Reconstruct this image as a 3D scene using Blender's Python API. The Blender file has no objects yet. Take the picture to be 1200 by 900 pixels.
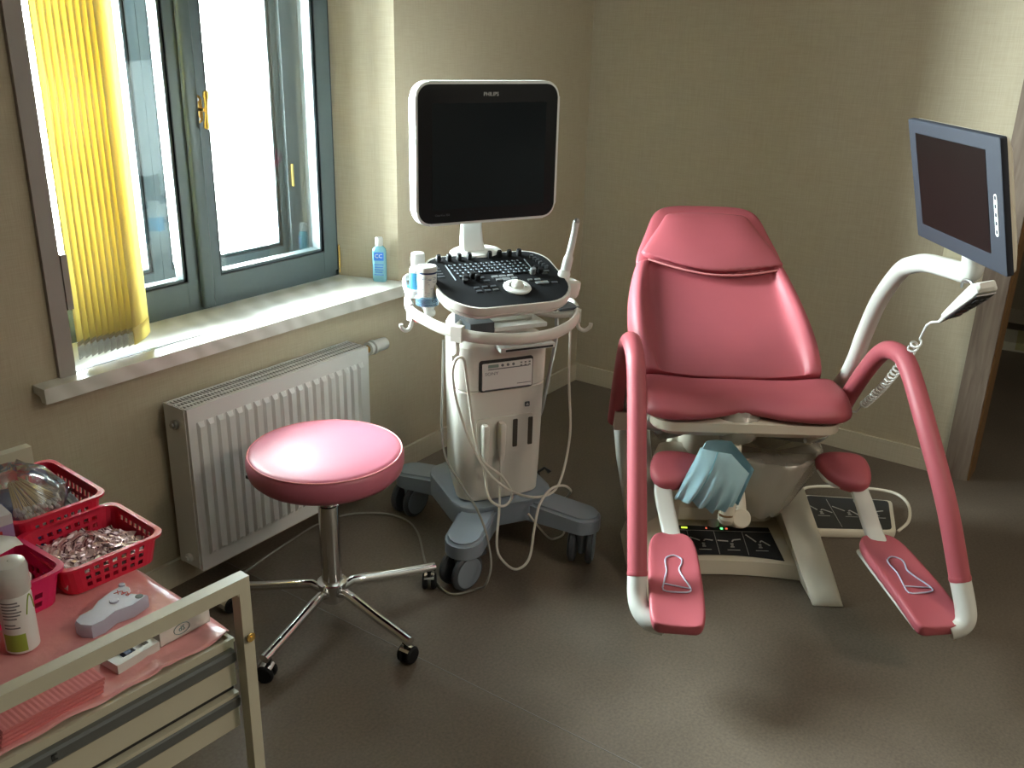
import bpy, bmesh, math, random
from mathutils import Vector, Matrix
random.seed(7)
R = math.radians
SC = bpy.context.scene
COL = SC.collection

# ------------------------------------------------------------------ mesh helpers
def Rz(d): return Matrix.Rotation(R(d), 4, 'Z')
def Rx(d): return Matrix.Rotation(R(d), 4, 'X')
def Ry(d): return Matrix.Rotation(R(d), 4, 'Y')
def T(x, y, z): return Matrix.Translation((x, y, z))
I4 = Matrix.Identity(4)

def frame(o, x, y):
    """matrix whose columns are the given x, y axes and their cross product"""
    x = Vector(x).normalized(); y = Vector(y); z = x.cross(y).normalized(); y = z.cross(x)
    m = Matrix.Identity(4)
    for i in range(3):
        m[i][0], m[i][1], m[i][2], m[i][3] = x[i], y[i], z[i], o[i]
    return m

def rrect(w, h, r, n=5, cx=0, cy=0):
    r = min(r, w/2-1e-5, h/2-1e-5); pts = []
    for (sx, sy, a0) in ((1, 1, 0), (-1, 1, 90), (-1, -1, 180), (1, -1, 270)):
        for k in range(n+1):
            a = R(a0+90*k/n)
            pts.append((cx+sx*(w/2-r)+r*math.cos(a), cy+sy*(h/2-r)+r*math.sin(a)))
    return pts

def cr(path, n=6, closed=False):
    """Catmull-Rom densify"""
    P = [Vector(p) for p in path]; out = []
    m = len(P)
    for i in range(m if closed else m-1):
        p1, p2 = P[i], P[(i+1) % m]
        p0 = P[i-1] if (i > 0 or closed) else p1*2-p2
        p3 = P[(i+2) % m] if (i+2 < m or closed) else p2*2-p1
        for k in range(n):
            t = k/n
            out.append(0.5*((2*p1)+(p2-p0)*t+(2*p0-5*p1+4*p2-p3)*t*t+(3*p1-p0-3*p2+p3)*t**3))
    if not closed: out.append(P[-1])
    return out

class B:
    def __init__(s): s.bm = bmesh.new()
    def _add(s, verts, faces, M=I4):
        vs = [s.bm.verts.new(M @ Vector(v)) for v in verts]
        fs = []
        for f in faces:
            try: fs.append(s.bm.faces.new([vs[i] for i in f]))
            except ValueError: pass
        return vs, fs
    def _bev(s, fs, bev, seg, ang=25):
        if bev <= 0: return
        es = set(e for f in fs for e in f.edges)
        es = [e for e in es if len(e.link_faces) == 2 and e.calc_face_angle(0) > R(ang)]
        bmesh.ops.bevel(s.bm, geom=es, offset=bev, segments=seg, profile=.5, affect='EDGES', clamp_overlap=True)
    def box(s, c, d, M=I4, bev=0, seg=2):
        x, y, z = d[0]/2, d[1]/2, d[2]/2; cx, cy, cz = c
        v = [(cx+a*x, cy+b*y, cz+e*z) for a in (-1, 1) for b in (-1, 1) for e in (-1, 1)]
        f = [(0, 1, 3, 2), (4, 6, 7, 5), (0, 4, 5, 1), (2, 3, 7, 6), (0, 2, 6, 4), (1, 5, 7, 3)]
        _, fs = s._add(v, f, M); s._bev(fs, bev, seg); return s
    def bb(s, a, b, M=I4, bev=0, seg=2):
        return s.box([(a[i]+b[i])/2 for i in range(3)], [abs(b[i]-a[i]) for i in range(3)], M, bev, seg)
    def prism(s, poly, z0, z1, M=I4, bev=0, seg=2):
        n = len(poly)
        v = [(p[0], p[1], z0) for p in poly]+[(p[0], p[1], z1) for p in poly]
        f = [tuple(range(n-1, -1, -1)), tuple(range(n, 2*n))]+[(i, (i+1) % n, n+(i+1) % n, n+i) for i in range(n)]
        _, fs = s._add(v, f, M)
        if bev > 0:
            caps = fs[:2]; es = set(e for c in caps for e in c.edges)
            bmesh.ops.bevel(s.bm, geom=list(es), offset=bev, segments=seg, profile=.5, affect='EDGES', clamp_overlap=True)
        return s
    def loft(s, rings, M=I4, cap0=True, cap1=True, closed=True):
        n = len(rings[0]); v = [p for r in rings for p in r]; f = []
        for k in range(len(rings)-1):
            for i in range(n if closed else n-1):
                j = (i+1) % n
                f.append((k*n+i, k*n+j, (k+1)*n+j, (k+1)*n+i))
        if cap0: f.append(tuple(range(n-1, -1, -1)))
        if cap1: f.append(tuple((len(rings)-1)*n+i for i in range(n)))
        s._add(v, f, M); return s
    def tube(s, path, r, seg=10, M=I4, caps=True, flat=None, up=None, closed=False):
        """round tube (flat=(a,b) gives an elliptic/rounded section, a sideways, b along 'up')"""
        P = [Vector(p) for p in path]; n = len(P); rings = []
        u = Vector(up) if up else None
        for i in range(n):
            if closed: t = (P[(i+1) % n]-P[i-1]).normalized()
            else: t = (P[min(i+1, n-1)]-P[max(i-1, 0)]).normalized()
            if u is None: u = t.orthogonal()
            b = (u-t*u.dot(t))
            if b.length < 1e-6: b = t.orthogonal()
            b.normalize(); a = t.cross(b); 
            if up is None: u = b
            rr = r[i] if isinstance(r, (list, tuple)) else r
            fa, fb = flat if flat else (1, 1)
            rings.append([P[i]+a*(rr*fa*math.cos(2*math.pi*k/seg))+b*(rr*fb*math.sin(2*math.pi*k/seg)) for k in range(seg)])
        if closed: rings.append(rings[0]); return s.loft(rings, M, False, False)
        return s.loft(rings, M, caps, caps)
    def lathe(s, prof, seg=24, M=I4, caps=True):
        rings = [[(r*math.cos(2*math.pi*k/seg), r*math.sin(2*math.pi*k/seg), z) for k in range(seg)] for r, z in prof]
        return s.loft(rings, M, caps, caps)
    def cyl(s, a, b, r, seg=16, bev=0):
        a, b = Vector(a), Vector(b); d = b-a; M = T(*a) @ d.to_track_quat('Z', 'Y').to_matrix().to_4x4(); L = d.length
        if bev: pr = [(r-bev, 0), (r, bev), (r, L-bev), (r-bev, L)]
        else: pr = [(r, 0), (r, L)]
        return s.lathe(pr, seg, M)
    def ell(s, c, d, M=I4, seg=16, rings=10, p=1.0):
        pr = []
        for i in range(1, rings):
            a = math.pi*i/rings-math.pi/2
            pr.append((math.copysign(abs(math.cos(a))**p, 1), math.copysign(abs(math.sin(a))**p, math.sin(a))))
        return s.lathe(pr, seg, M @ T(*c) @ Matrix.Diagonal((d[0], d[1], d[2], 1)))
    def strip(s, pts, w, M=I4, h=.0006):
        """flat line drawn in the XY plane of M"""
        for a, b in zip(pts[:-1], pts[1:]):
            a, b = Vector((a[0], a[1], 0)), Vector((b[0], b[1], 0)); d = (b-a)
            if d.length < 1e-6: continue
            n = Vector((-d.y, d.x, 0)).normalized()*w/2
            self_pts = [a-n, b-n, b+n, a+n]
            s.prism([(p.x, p.y) for p in self_pts], 0, h, M)
        return s
    def text(s, txt, size, M=I4, h=.0006, align='CENTER', sx=1.0):
        cu = bpy.data.curves.new('lettering', 'FONT'); cu.body = txt; cu.size = size; cu.align_x = align; cu.align_y = 'CENTER'
        cu.extrude = h/2; cu.resolution_u = 2
        o = bpy.data.objects.new('lettering', cu); COL.objects.link(o)
        dg = bpy.context.evaluated_depsgraph_get(); me = bpy.data.meshes.new_from_object(o.evaluated_get(dg))
        bpy.data.objects.remove(o); bpy.data.curves.remove(cu)
        me.transform(M @ T(0, 0, h/2) @ Matrix.Diagonal((sx, 1, 1, 1))); s.bm.from_mesh(me); bpy.data.meshes.remove(me)
        return s

def obj(name, b, mat, parent=None, smooth=35, sub=0, solid=0):
    bm = b.bm
    bmesh.ops.recalc_face_normals(bm, faces=bm.faces)
    if smooth:
        for f in bm.faces: f.smooth = True
        for e in bm.edges:
            if len(e.link_faces) == 2 and e.calc_face_angle(0) > R(smooth) and not sub: e.smooth = False
    me = bpy.data.meshes.new(name); bm.to_mesh(me); bm.free()
    o = bpy.data.objects.new(name, me); COL.objects.link(o)
    for m in (mat if isinstance(mat, (list, tuple)) else [mat]): me.materials.append(m)
    if parent: o.parent = parent
    if solid:
        md = o.modifiers.new('solid', 'SOLIDIFY'); md.thickness = solid; md.offset = 0
    if sub:
        md = o.modifiers.new('sub', 'SUBSURF'); md.levels = sub; md.render_levels = sub
    return o

def thing(name, label, cat, loc=(0, 0, 0), rz=0, group=None):
    o = bpy.data.objects.new(name, None); COL.objects.link(o); o.empty_display_size = .05
    o.location = loc; o.rotation_euler = (0, 0, R(rz)); o['label'] = label; o['category'] = cat
    if group: o['group'] = group
    return o
def tag(o, label, cat, group=None, loc=None, rz=None):
    o['label'] = label; o['category'] = cat
    if group: o['group'] = group
    if loc is not None: o.location = loc
    if rz is not None: o.rotation_euler = (0, 0, R(rz))
    return o
def struct(o):
    o['kind'] = 'structure'; return o
def dup(o, parent=None):
    c = o.copy(); COL.objects.link(c)
    if parent: c.parent = parent
    for ch in list(o.children): dup(ch, c)
    return c

# ------------------------------------------------------------------ materials
def mat(name, col, rough=.5, metal=0, noise=0, nscale=30, bump=0, bscale=200, spec=.5, coat=0, sub=0, emit=None, estr=0, alpha=None, trans=0, sheen=0):
    m = bpy.data.materials.new(name); m.use_nodes = True
    nt = m.node_tree; p = nt.nodes['Principled BSDF']
    p.inputs['Base Color'].default_value = (*col, 1); p.inputs['Roughness'].default_value = rough; p.inputs['Metallic'].default_value = metal
    p.inputs['Specular IOR Level'].default_value = spec; p.inputs['Coat Weight'].default_value = coat
    p.inputs['Transmission Weight'].default_value = trans
    if sub:
        p.inputs['Subsurface Weight'].default_value = sub; p.inputs['Subsurface Radius'].default_value = (.01, .006, .005); p.inputs['Subsurface Scale'].default_value = 1
    if emit:
        p.inputs['Emission Color'].default_value = (*emit, 1); p.inputs['Emission Strength'].default_value = estr
    tc = nt.nodes.new('ShaderNodeTexCoord')
    if noise:
        n = nt.nodes.new('ShaderNodeTexNoise'); n.inputs['Scale'].default_value = nscale; n.inputs['Detail'].default_value = 4
        nt.links.new(tc.outputs['Object'], n.inputs['Vector'])
        mx = nt.nodes.new('ShaderNodeMix'); mx.data_type = 'RGBA'
        mx.inputs[6].default_value = (*[c*(1-noise) for c in col], 1); mx.inputs[7].default_value = (*[min(1, c*(1+noise)) for c in col], 1)
        nt.links.new(n.outputs['Fac'], mx.inputs[0]); nt.links.new(mx.outputs[2], p.inputs['Base Color'])
    if bump:
        n2 = nt.nodes.new('ShaderNodeTexNoise'); n2.inputs['Scale'].default_value = bscale; n2.inputs['Detail'].default_value = 3
        nt.links.new(tc.outputs['Object'], n2.inputs['Vector'])
        bp = nt.nodes.new('ShaderNodeBump'); bp.inputs['Strength'].default_value = bump; bp.inputs['Distance'].default_value = .002
        nt.links.new(n2.outputs['Fac'], bp.inputs['Height']); nt.links.new(bp.outputs['Normal'], p.inputs['Normal'])
    return m

def clear_mat(name, col=(1, 1, 1), haze=.25, gloss=.12, rough=.15, hazecol=(.8, .8, .8)):
    """thin clear film or pane: see-through, with a reflection and a little milky haze"""
    m = bpy.data.materials.new(name); m.use_nodes = True; nt = m.node_tree; N = nt.nodes; L = nt.links
    for n in list(N): N.remove(n)
    out = N.new('ShaderNodeOutputMaterial'); tr = N.new('ShaderNodeBsdfTransparent'); tr.inputs[0].default_value = (*col, 1)
    df = N.new('ShaderNodeBsdfTranslucent'); df2 = N.new('ShaderNodeBsdfDiffuse'); df.inputs[0].default_value = (*hazecol, 1); df2.inputs[0].default_value = (*hazecol, 1)
    dd = N.new('ShaderNodeMixShader'); L.new(df2.outputs[0], dd.inputs[1]); L.new(df.outputs[0], dd.inputs[2]); dd.inputs[0].default_value = .35
    a = N.new('ShaderNodeMixShader'); a.inputs[0].default_value = haze; L.new(tr.outputs[0], a.inputs[1]); L.new(dd.outputs[0], a.inputs[2])
    gl = N.new('ShaderNodeBsdfGlossy'); gl.inputs['Roughness'].default_value = rough; gl.inputs[0].default_value = (1, 1, 1, 1)
    fr = N.new('ShaderNodeFresnel'); fr.inputs[0].default_value = 1.45
    mu = N.new('ShaderNodeMath'); mu.operation = 'MULTIPLY_ADD'; mu.inputs[1].default_value = .8; mu.inputs[2].default_value = gloss*.3; L.new(fr.outputs[0], mu.inputs[0])
    b = N.new('ShaderNodeMixShader'); L.new(mu.outputs[0], b.inputs[0]); L.new(a.outputs[0], b.inputs[1]); L.new(gl.outputs[0], b.inputs[2])
    L.new(b.outputs[0], out.inputs[0]); return m

def linen(name, c1, c2, scale=1.0):
    """woven wallpaper: horizontal and vertical threads"""
    m = mat(name, c1, .85, spec=.25); nt = m.node_tree; N = nt.nodes; L = nt.links; p = N['Principled BSDF']
    tc = N.new('ShaderNodeTexCoord'); facs = []
    for sc in ((420, 420, 14), (14, 14, 420)):
        mp = N.new('ShaderNodeMapping'); mp.inputs['Scale'].default_value = [s*scale for s in sc]; L.new(tc.outputs['Object'], mp.inputs[0])
        n = N.new('ShaderNodeTexNoise'); n.inputs['Scale'].default_value = 1; n.inputs['Detail'].default_value = 3; L.new(mp.outputs[0], n.inputs['Vector']); facs.append(n.outputs['Fac'])
    n3 = N.new('ShaderNodeTexNoise'); n3.inputs['Scale'].default_value = 2.5; L.new(tc.outputs['Object'], n3.inputs['Vector'])
    ad = N.new('ShaderNodeMath'); ad.operation = 'ADD'; L.new(facs[0], ad.inputs[0]); L.new(facs[1], ad.inputs[1])
    mr = N.new('ShaderNodeMapRange'); mr.inputs[1].default_value = .45; mr.inputs[2].default_value = 1.55; L.new(ad.outputs[0], mr.inputs[0])
    mx = N.new('ShaderNodeMix'); mx.data_type = 'RGBA'; mx.inputs[6].default_value = (*c1, 1); mx.inputs[7].default_value = (*c2, 1)
    L.new(mr.outputs[0], mx.inputs[0]); L.new(mx.outputs[2], p.inputs['Base Color'])
    bp = N.new('ShaderNodeBump'); bp.inputs['Strength'].default_value = .25; bp.inputs['Distance'].default_value = .001
    L.new(ad.outputs[0], bp.inputs['Height']); L.new(bp.outputs[0], p.inputs['Normal'])
    return m

def floor_mat():
    m = mat('floor_vinyl', (.07, .06, .05), .42, spec=.5); nt = m.node_tree; N = nt.nodes; L = nt.links; p = N['Principled BSDF']
    tc = N.new('ShaderNodeTexCoord')
    n1 = N.new('ShaderNodeTexNoise'); n1.inputs['Scale'].default_value = 3; n1.inputs['Detail'].default_value = 5; L.new(tc.outputs['Object'], n1.inputs['Vector'])
    n2 = N.new('ShaderNodeTexNoise'); n2.inputs['Scale'].default_value = 130; n2.inputs['Detail'].default_value = 3; L.new(tc.outputs['Object'], n2.inputs['Vector'])
    ad = N.new('ShaderNodeMath'); ad.operation = 'MULTIPLY_ADD'; ad.inputs[1].default_value = .5; L.new(n1.outputs['Fac'], ad.inputs[0])
    mu = N.new('ShaderNodeMath'); mu.operation = 'MULTIPLY'; mu.inputs[1].default_value = .6; L.new(n2.outputs['Fac'], mu.inputs[0]); L.new(mu.outputs[0], ad.inputs[2])
    cr_ = N.new('ShaderNodeValToRGB'); e = cr_.color_ramp.elements
    e[0].position = .35; e[0].color = (.078, .060, .044, 1); e[1].position = .75; e[1].color = (.150, .118, .090, 1)
    L.new(ad.outputs[0], cr_.inputs[0]); L.new(cr_.outputs[0], p.inputs['Base Color'])
    mr = N.new('ShaderNodeMapRange'); mr.inputs[3].default_value = .36; mr.inputs[4].default_value = .55; L.new(n1.outputs['Fac'], mr.inputs[0]); L.new(mr.outputs[0], p.inputs['Roughness'])
    bp = N.new('ShaderNodeBump'); bp.inputs['Strength'].default_value = .12; bp.inputs['Distance'].default_value = .001; L.new(n2.outputs['Fac'], bp.inputs['Height']); L.new(bp.outputs[0], p.inputs['Normal'])
    return m

def wood(name, c1, c2, axis_scale=(14, 14, 1.2), rough=.5):
    m = mat(name, c1, rough, spec=.4); nt = m.node_tree; N = nt.nodes; L = nt.links; p = N['Principled BSDF']
    tc = N.new('ShaderNodeTexCoord'); mp = N.new('ShaderNodeMapping'); mp.inputs['Scale'].default_value = axis_scale; L.new(tc.outputs['Object'], mp.inputs[0])
    n = N.new('ShaderNodeTexNoise'); n.inputs['Scale'].default_value = 4; n.inputs['Detail'].default_value = 8; n.inputs['Distortion'].default_value = .8; L.new(mp.outputs[0], n.inputs['Vector'])
    mx = N.new('ShaderNodeMix'); mx.data_type = 'RGBA'; mx.inputs[6].default_value = (*c1, 1); mx.inputs[7].default_value = (*c2, 1)
    mr = N.new('ShaderNodeMapRange'); mr.inputs[1].default_value = .3; mr.inputs[2].default_value = .7; L.new(n.outputs['Fac'], mr.inputs[0])
    L.new(mr.outputs[0], mx.inputs[0]); L.new(mx.outputs[2], p.inputs['Base Color']); return m

def fabric_translucent(name, col, tr=.5):
    m = bpy.data.materials.new(name); m.use_nodes = True; nt = m.node_tree; N = nt.nodes; L = nt.links
    for n in list(N): N.remove(n)
    out = N.new('ShaderNodeOutputMaterial'); d = N.new('ShaderNodeBsdfDiffuse'); t = N.new('ShaderNodeBsdfTranslucent')
    tc = N.new('ShaderNodeTexCoord'); mp = N.new('ShaderNodeMapping'); mp.inputs['Scale'].default_value = (300, 300, 30); L.new(tc.outputs['Object'], mp.inputs[0])
    n = N.new('ShaderNodeTexNoise'); n.inputs['Scale'].default_value = 1; L.new(mp.outputs[0], n.inputs['Vector'])
    mx = N.new('ShaderNodeMix'); mx.data_type = 'RGBA'; mx.inputs[6].default_value = (*[c*.85 for c in col], 1); mx.inputs[7].default_value = (*col, 1); L.new(n.outputs['Fac'], mx.inputs[0])
    L.new(mx.outputs[2], d.inputs[0]); L.new(mx.outputs[2], t.inputs[0])
    ms = N.new('ShaderNodeMixShader'); ms.inputs[0].default_value = tr; L.new(d.outputs[0], ms.inputs[1]); L.new(t.outputs[0], ms.inputs[2]); L.new(ms.outputs[0], out.inputs[0]); return m

def marble(name):
    m = mat(name, (.62, .60, .54), .3, spec=.5); nt = m.node_tree; N = nt.nodes; L = nt.links; p = N['Principled BSDF']
    tc = N.new('ShaderNodeTexCoord'); mp = N.new('ShaderNodeMapping'); mp.inputs['Rotation'].default_value = (.3, .6, .5); L.new(tc.outputs['Object'], mp.inputs[0])
    w = N.new('ShaderNodeTexWave'); w.inputs['Scale'].default_value = 5; w.inputs['Distortion'].default_value = 7; w.inputs['Detail'].default_value = 4; L.new(mp.outputs[0], w.inputs['Vector'])
    mx = N.new('ShaderNodeMix'); mx.data_type = 'RGBA'; mx.inputs[6].default_value = (.60, .58, .52, 1); mx.inputs[7].default_value = (.74, .72, .67, 1); L.new(w.outputs['Fac'], mx.inputs[0]); L.new(mx.outputs[2], p.inputs['Base Color']); return m

def foil_mat():
    m = mat('foil', (.60, .44, .46), .26, .5); nt = m.node_tree; N = nt.nodes; L = nt.links; p = N['Principled BSDF']
    tc = N.new('ShaderNodeTexCoord'); mp = N.new('ShaderNodeMapping'); mp.inputs['Scale'].default_value = (45, 190, 45); L.new(tc.outputs['Object'], mp.inputs[0])
    n = N.new('ShaderNodeTexNoise'); n.inputs['Scale'].default_value = 1.0; n.inputs['Detail'].default_value = 2; L.new(mp.outputs[0], n.inputs['Vector'])
    r = N.new('ShaderNodeValToRGB'); r.color_ramp.interpolation = 'CONSTANT'; e = r.color_ramp.elements
    e[0].position = 0; e[0].color = (.72, .52, .54, 1); e[1].position = .56; e[1].color = (.13, .06, .09, 1); L.new(n.outputs['Fac'], r.inputs[0]); L.new(r.outputs[0], p.inputs['Base Color']); return m

M = dict(
 wall=linen('wall_linen', (.36, .302, .215), (.475, .408, .30)),
 floor=floor_mat(), ceiling=mat('ceiling_paint', (.72, .70, .66), .9),
 base=linen('baseboard_vinyl', (.44, .385, .29), (.55, .49, .38), .6),
 sill=marble('sill_marble'), reveal=mat('reveal_white', (.8, .8, .78), .7),
  dull=mat('far_wall_paint', (.24, .22, .19), .9),
 wgrey=mat('window_grey_paint', (.062, .083, .086), .45, noise=.06, nscale=60),
 wline=mat('window_rubber', (.015, .018, .02), .6),
 brass=mat('brass', (.72, .48, .15), .25, 1), glass=clear_mat('window_glass', (.97, 1, .99), 0, 0, .02),
 trim=mat('beige_trim', (.30, .26, .235), .5), blind=fabric_translucent('blind_fabric', (.97, .88, .46), .56),
 clearp=clear_mat('clear_plastic', (1, 1, 1), .3, .3, .12),
 wood=wood('casing_veneer', (.125, .088, .066), (.20, .15, .115)), brown=wood('door_brown', (.16, .085, .035), (.22, .12, .05)),
 white=mat('radiator_enamel', (.74, .73, .72), .3, spec=.5), dark=mat('dark_gap', (.02, .02, .02), .7),
 usw=mat('medical_white', (.62, .60, .545), .38, noise=.02), usw2=mat('medical_white_bright', (.68, .68, .66), .35),
 usg=mat('bluish_grey_plastic', (.215, .255, .30), .45, noise=.04), usd=mat('dark_grey_plastic', (.05, .056, .065), .5),
 black=mat('black_plastic', (.010, .010, .011), .55, spec=.15), screen=mat('screen_glass', (.004, .007, .009), .3, spec=.2),
 key=mat('key_black', (.011, .0115, .013), .75, spec=.1), letter=mat('key_letter', (.30, .35, .40), .6), greybtn=mat('button_grey', (.15, .16, .165), .5),
 cable=mat('cable_cream', (.62, .59, .52), .45), cord=mat('cord_grey', (.22, .205, .18), .55),
 pink=mat('pink_vinyl', (.385, .086, .105), .46, noise=.05, nscale=14, bump=.06, bscale=900, spec=.3),
 pinkst=mat('pink_vinyl_stool', (.50, .14, .20), .40, noise=.04, nscale=14, bump=.05, bscale=900, spec=.4), pinks=mat('pink_seam', (.68, .24, .25), .5),
 chair=mat('chair_cream', (.68, .62, .51), .38, noise=.02), chairw=mat('chair_white', (.56, .55, .51), .4, spec=.35),
 metal=mat('brushed_metal', (.42, .42, .42), .35, 1), chrome=mat('chrome', (.78, .78, .78), .08, 1), panel=mat('control_panel', (.022, .024, .028), .32),
 icon=mat('icon_white', (.55, .55, .53), .5), slate=mat('slate_bezel', (.032, .034, .044), .6, spec=.12),
 cream=mat('trolley_cream', (.54, .50, .385), .4, noise=.03), alu=mat('grey_channel', (.10, .105, .10), .4),
 red=mat('basket_red', (.66, .02, .06), .38), magenta=mat('basket_magenta', (.70, .02, .13), .35),
 foil=foil_mat(), paper=mat('white_paper', (.70, .69, .66), .7),
 napkin=mat('pink_tissue', (.68, .22, .23), .8), sheet=mat('pink_film', (.74, .32, .32), .28, bump=.9, bscale=38, spec=.6),
 blue=mat('blue_cloth', (.36, .57, .65), .8, noise=.08), gel=mat('blue_gel', (.10, .42, .72), .2, trans=.35), bottle=mat('bottle_white', (.72, .72, .70), .35, sub=.0),
 lblue=mat('label_blue', (.05, .17, .50), .5), green=mat('label_green', (.30, .42, .06), .5), ink=mat('print_grey', (.16, .16, .18), .6),
 lav=mat('lavender_plastic', (.46, .46, .58), .35), redink=mat('red_ink', (.5, .04, .03), .5), purple=mat('purple_card', (.34, .22, .42), .55),
 cotton=mat('cotton', (.78, .74, .68), .95), stick=mat('wood_stick', (.78, .60, .32), .7), slideg=clear_mat('slide_glass', (.9, .97, .94), .35, .3, .1, (.6, .75, .68)),
 bag=clear_mat('bag_film', (1, 1, 1), .13, .5, .12, (.85, .85, .88)), wrap=clear_mat('wrap_film', (1, .99, .97), .30, .2, .2, (1, .97, .91)),
 ledg=mat('led_green', (.05, .5, .1), .5, emit=(.15, 1, .25), estr=2.2), ledy=mat('led_yellow', (.5, .6, .05), .5, emit=(.75, 1, .08), estr=1.0), ledr=mat('led_red', (.5, .05, .03), .5, emit=(1, .2, .1), estr=.7),
 lcd=mat('lcd_green', (.22, .30, .27), .4), clearb=clear_mat('clear_blue', (.75, .9, 1), .3, .3, .1, (.4, .65, .85)), navy=mat('navy', (.02, .04, .12), .5), bluep=mat('blue_packet', (.04, .10, .38), .4),
)

# ------------------------------------------------------------------ camera
H = 1.6
cam_d = bpy.data.cameras.new('camera'); cam = bpy.data.objects.new('camera', cam_d); COL.objects.link(cam)
cam_d.sensor_width = 36; cam_d.lens = 1096.8/1200*36; cam_d.clip_start = .02
p_, y_, r_ = R(20.6858), R(34.743), R(1.52)
fw = Vector((math.cos(p_)*math.cos(y_), math.cos(p_)*math.sin(y_), -math.sin(p_)))
rt = Vector((math.sin(y_), -math.cos(y_), 0)); up = rt.cross(fw)
rt2 = rt*math.cos(r_)+up*math.sin(r_); up2 = -rt*math.sin(r_)+up*math.cos(r_)
cm = Matrix.Identity(4)
for i in range(3): cm[i][0], cm[i][1], cm[i][2] = rt2[i], up2[i], -fw[i]
cm[2][3] = H; cam.matrix_world = cm; SC.camera = cam

# ------------------------------------------------------------------ room shell
XB, YW, YF = 3.739, 2.217, 2.443
XD = 6.3                       # far wall of the next room
b = B(); b.bb((-1.7, -2.3, -.1), (XD+.1, YW+.02, 0)); fl = struct(obj('floor', b, M['floor'], smooth=0))
b = B(); b.bb((1.603, -2.3, 0), (1.6055, YW, .0008)); struct(obj('floor_seam', b, mat('seam', (.17, .16, .15), .4), fl, smooth=0))
b = B(); b.bb((-1.7, -2.3, 2.8), (XD+.1, YW+.6, 2.9)); struct(obj('ceiling', b, M['ceiling'], smooth=0))
b = B()
b.prism([(-1.7, YW), (1.215, YW), (1.215, YF), (1.215, 2.66), (1.25, 2.67), (1.25, 2.95), (-1.7, 2.95)], 0, 2.8)  # unseen outer left jamb, deepened to block slanting light through the left pane
b.prism([(2.462, YW), (XB+.1, YW), (XB+.1, 2.665), (2.42, 2.665), (2.388, 2.60), (2.388, YF)], 0, 2.8)
b.bb((1.215, YW, 0), (2.462, 2.665, .705)); b.bb((1.215, YW, 2.12), (2.462, 2.665, 2.8))
struct(obj('wall_left', b, M['wall'], smooth=0))
b = B()
b.bb((XB, .425, 0), (XB+.12, YW+.3, 2.8)); b.bb((XB, -.62, 2.1), (XB+.12, .425, 2.8)); b.bb((XB, -2.3, 0), (XB+.12, -.62, 2.8))
struct(obj('wall_back', b, M['wall'], smooth=0))
b = B(); b.bb((-1.7, -2.4, 0), (XD+.1, -2.3, 2.8)); struct(obj('wall_right', b, M['dull'], smooth=0))
b = B(); b.bb((-1.8, -2.4, 0), (-1.7, YW+.6, 2.8)); struct(obj('wall_rear', b, M['dull'], smooth=0))
b = B(); b.bb((XD, -2.4, 0), (XD+.1, YW+.1, 2.8)); b.bb((XB+.12, 1.6, 0), (XD, 1.7, 2.8)); struct(obj('wall_next_room', b, M['wall'], smooth=0))
b = B(); b.bb((XD-.014, -2.3, 0), (XD, 1.6, .085), bev=.003); struct(obj('baseboard_next_room', b, M['base'], smooth=0))
b = B(); b.bb((-1.7, YW-.012, 0), (XB, YW, .084), bev=.003); struct(obj('baseboard_left', b, M['base'], smooth=0))
b = B(); b.bb((XB-.012, .50, 0), (XB, YW-.012, .084), bev=.003); struct(obj('baseboard_back', b, M['base'], smooth=0))
# door opening: veneer casing and brown lining
b = B(); b.bb((XB-.014, .416, 0), (XB, .506, 2.19), bev=.002); b.bb((XB-.014, -.70, 0), (XB, -.61, 2.19), bev=.002); b.bb((XB-.014, -.61, 2.1), (XB, .416, 2.19), bev=.002)
dr = struct(obj('door_1', b, M['wood'], smooth=0))
b = B(); b.bb((XB-.004, .408, 0), (XB+.125, .4255, 2.1)); b.bb((XB-.004, -.62, 0), (XB+.125, -.605, 2.1)); b.bb((XB-.004, -.605, 2.085), (XB+.125, .408, 2.1)); struct(obj('door_lining', b, M['brown'], dr, smooth=0))

# ------------------------------------------------------------------ window (double box window)
ZS, ZT = .745, 2.10
win = bpy.data.objects.new('window_1', None); COL.objects.link(win); win.location = (1.8, YF, ZS); struct(win)
W0 = Matrix.Translation((-1.8, -YF, -ZS))      # world -> window local
def wobj(name, b, m, par=win, **k):
    b.bm.transform(W0); o = obj(name, b, m, par, **k); return o
# sill: slab with a deep nosing
b = B(); b.prism([(YW-.055, ZS-.040), (YW-.034, ZS-.040), (YW-.034, ZS-.022), (YW-.001, ZS-.022), (YW-.001, ZS), (YW-.055, ZS)], 1.10, 2.478, frame((0, 0, 0), (0, 1, 0), (0, 0, 1)), bev=.003)
b.prism([(1.215, YW-.002), (2.462, YW-.002), (2.388, YF), (1.215, YF)], ZS-.022, ZS)
wobj('window_sill', b, M['sill'])
b = B(); b.prism([(1.215, YW+.004), (1.62, YW+.012), (1.60, YW+.014), (1.215, YW+.03)], ZS, ZS+.0012); wobj('sill_strip', b, M['alu'], smooth=0)
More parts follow.
